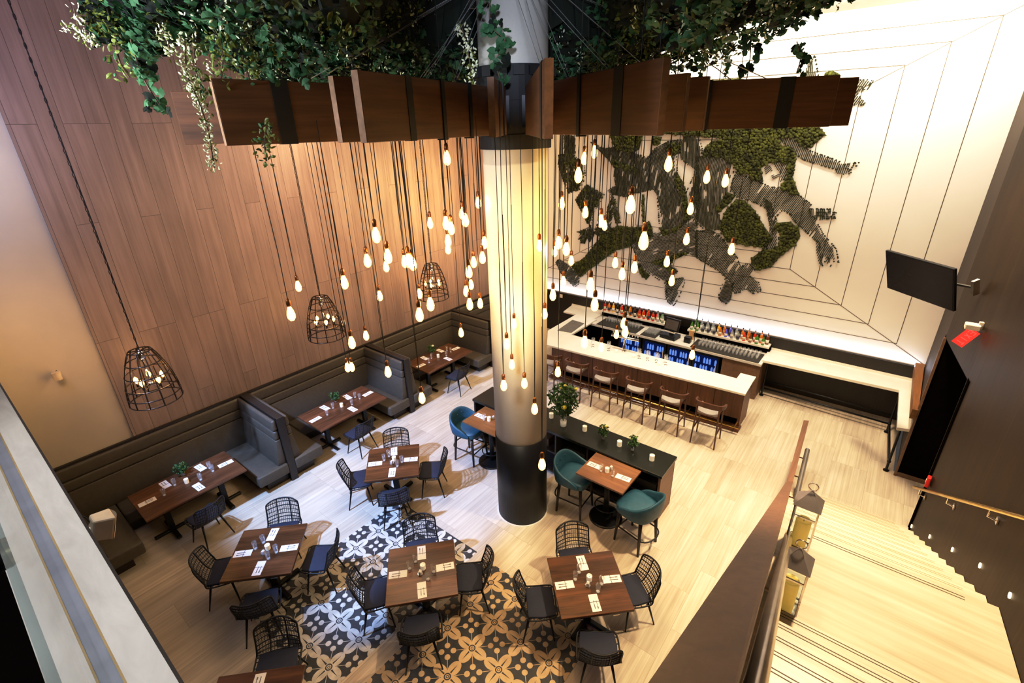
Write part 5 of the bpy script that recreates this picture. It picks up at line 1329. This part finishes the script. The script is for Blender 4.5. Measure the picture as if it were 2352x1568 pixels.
area('plaster_warm_fill', (-8.4, .5, 4.3), (-10, .4, 3.0), .4, .4, 9, (1.0, .66, .28), 140)  # added warm fill, in place of chandelier light on the plaster
area('mural_wash', (-3.2, 11.9, 8.22), (-3.0, 12.87, 6.8), 8.5, .25, 230, NEUT)
area('mural_wash_right', (.0, 11.5, 8.22), (-.2, 12.87, 7.2), 2.2, .25, 105, NEUT)
area('mural_fill', (-2.0, 8.5, 8.1), (-2.0, 12.87, 4.0), 5.0, .6, 170, (1.0, .86, .74))
area('led_strip', (-4.4, 12.79, 1.40), (-4.4, 12.86, 2.6), 10.8, .03, 42, (.72, .79, 1.0))
spot('stair_spot', (.4, 6.3, 8.2), (.5, 4.6, 1.5), 2400, WARM2, 80, .7, .2)
spot('hall_spot', (-.3, 9.2, 8.2), (-.4, 9.3, 0), 1850, WARM2, 75, .7, .2)
spot('aisle_spot', (-1.2, 6.2, 8.2), (-1.4, 6.2, 0), 1450, WARM2, 70, .7, .2)
spot('table_spot', (-1.6, 3.0, 8.2), (-2.2, 3.6, 0), 700, (1.0, .64, .30), 55, .7, .2)
spot('bar_spot', (-3.2, 9.5, 8.2), (-3.4, 9.6, 0), 720, NEUT, 60, .7, .2)
spot('bar_spot_left', (-5.6, 9.7, 7.1), (-5.6, 9.9, 0), 550, NEUT, 65, .7, .2)
area('booth_glow', (-8.2, 5.5, 6.6), (-9.9, 5.5, 2.6), .5, 6.0, 175, (1.0, .74, .48))
area('bulb_glow_fill', (-7.6, 9.0, 4.8), (-10, 9.3, 4.6), 2.4, 2.4, 180, (1.0, .67, .31))  # added area lamp standing in for the bulbs' glow on the wood wall
area('room_fill', (-3.0, 5.5, 6.0), (-3.0, 6.0, 0), 4.5, 5.5, 34, (1.0, .80, .55))
spot('pillar_front_fill', (-1.6, .9, 6.2), (-4.25, 5.41, 2.0), 1700, (1.0, .88, .70), 44, .6, .2).scale = (.20, 1, 1)  # added spot from the camera side that brightens the pillar
spot('pillar_top_fill', (-1.0, 1.2, 7.25), (-4.2, 5.4, 7.5), 750, (.7, .78, 1.0), 26, .8, .1)  # unseen cool spot, added to lift the top of the pillar
area('canopy_fill', (-5.6, -.5, 6.6), (-5.2, 4.0, 7.6), 3.0, .3, 125, (.90, .97, 1.0), 130)  # added out-of-view lamp that brightens the dark foliage
spot('canopy_glow', (-4.6, 3.0, 6.9), (-4.6, 3.1, 8), 30, (1, .85, .35), 120, .8, .1)
w = bpy.data.worlds.new('world'); SC.world = w; w.use_nodes = True
w.node_tree.nodes['Background'].inputs[0].default_value = (.75, .70, .68, 1); w.node_tree.nodes['Background'].inputs[1].default_value = .10
SC.view_settings.view_transform = 'Standard'; SC.view_settings.look = 'None'
SC.view_settings.exposure = 0.0
SC.view_settings.use_curve_mapping = True
cm = SC.view_settings.curve_mapping
for x_, y_ in ((.22, .175), (.70, .745)): cm.curves[3].points.new(x_, y_)
cm.update()
cy = SC.cycles
cy.max_bounces = 6; cy.diffuse_bounces = 3; cy.glossy_bounces = 3; cy.transmission_bounces = 4; cy.transparent_max_bounces = 12
cy.caustics_reflective = False; cy.caustics_refractive = False; cy.sample_clamp_indirect = 6.0; cy.sample_clamp_direct = 0
cy.use_denoising = True
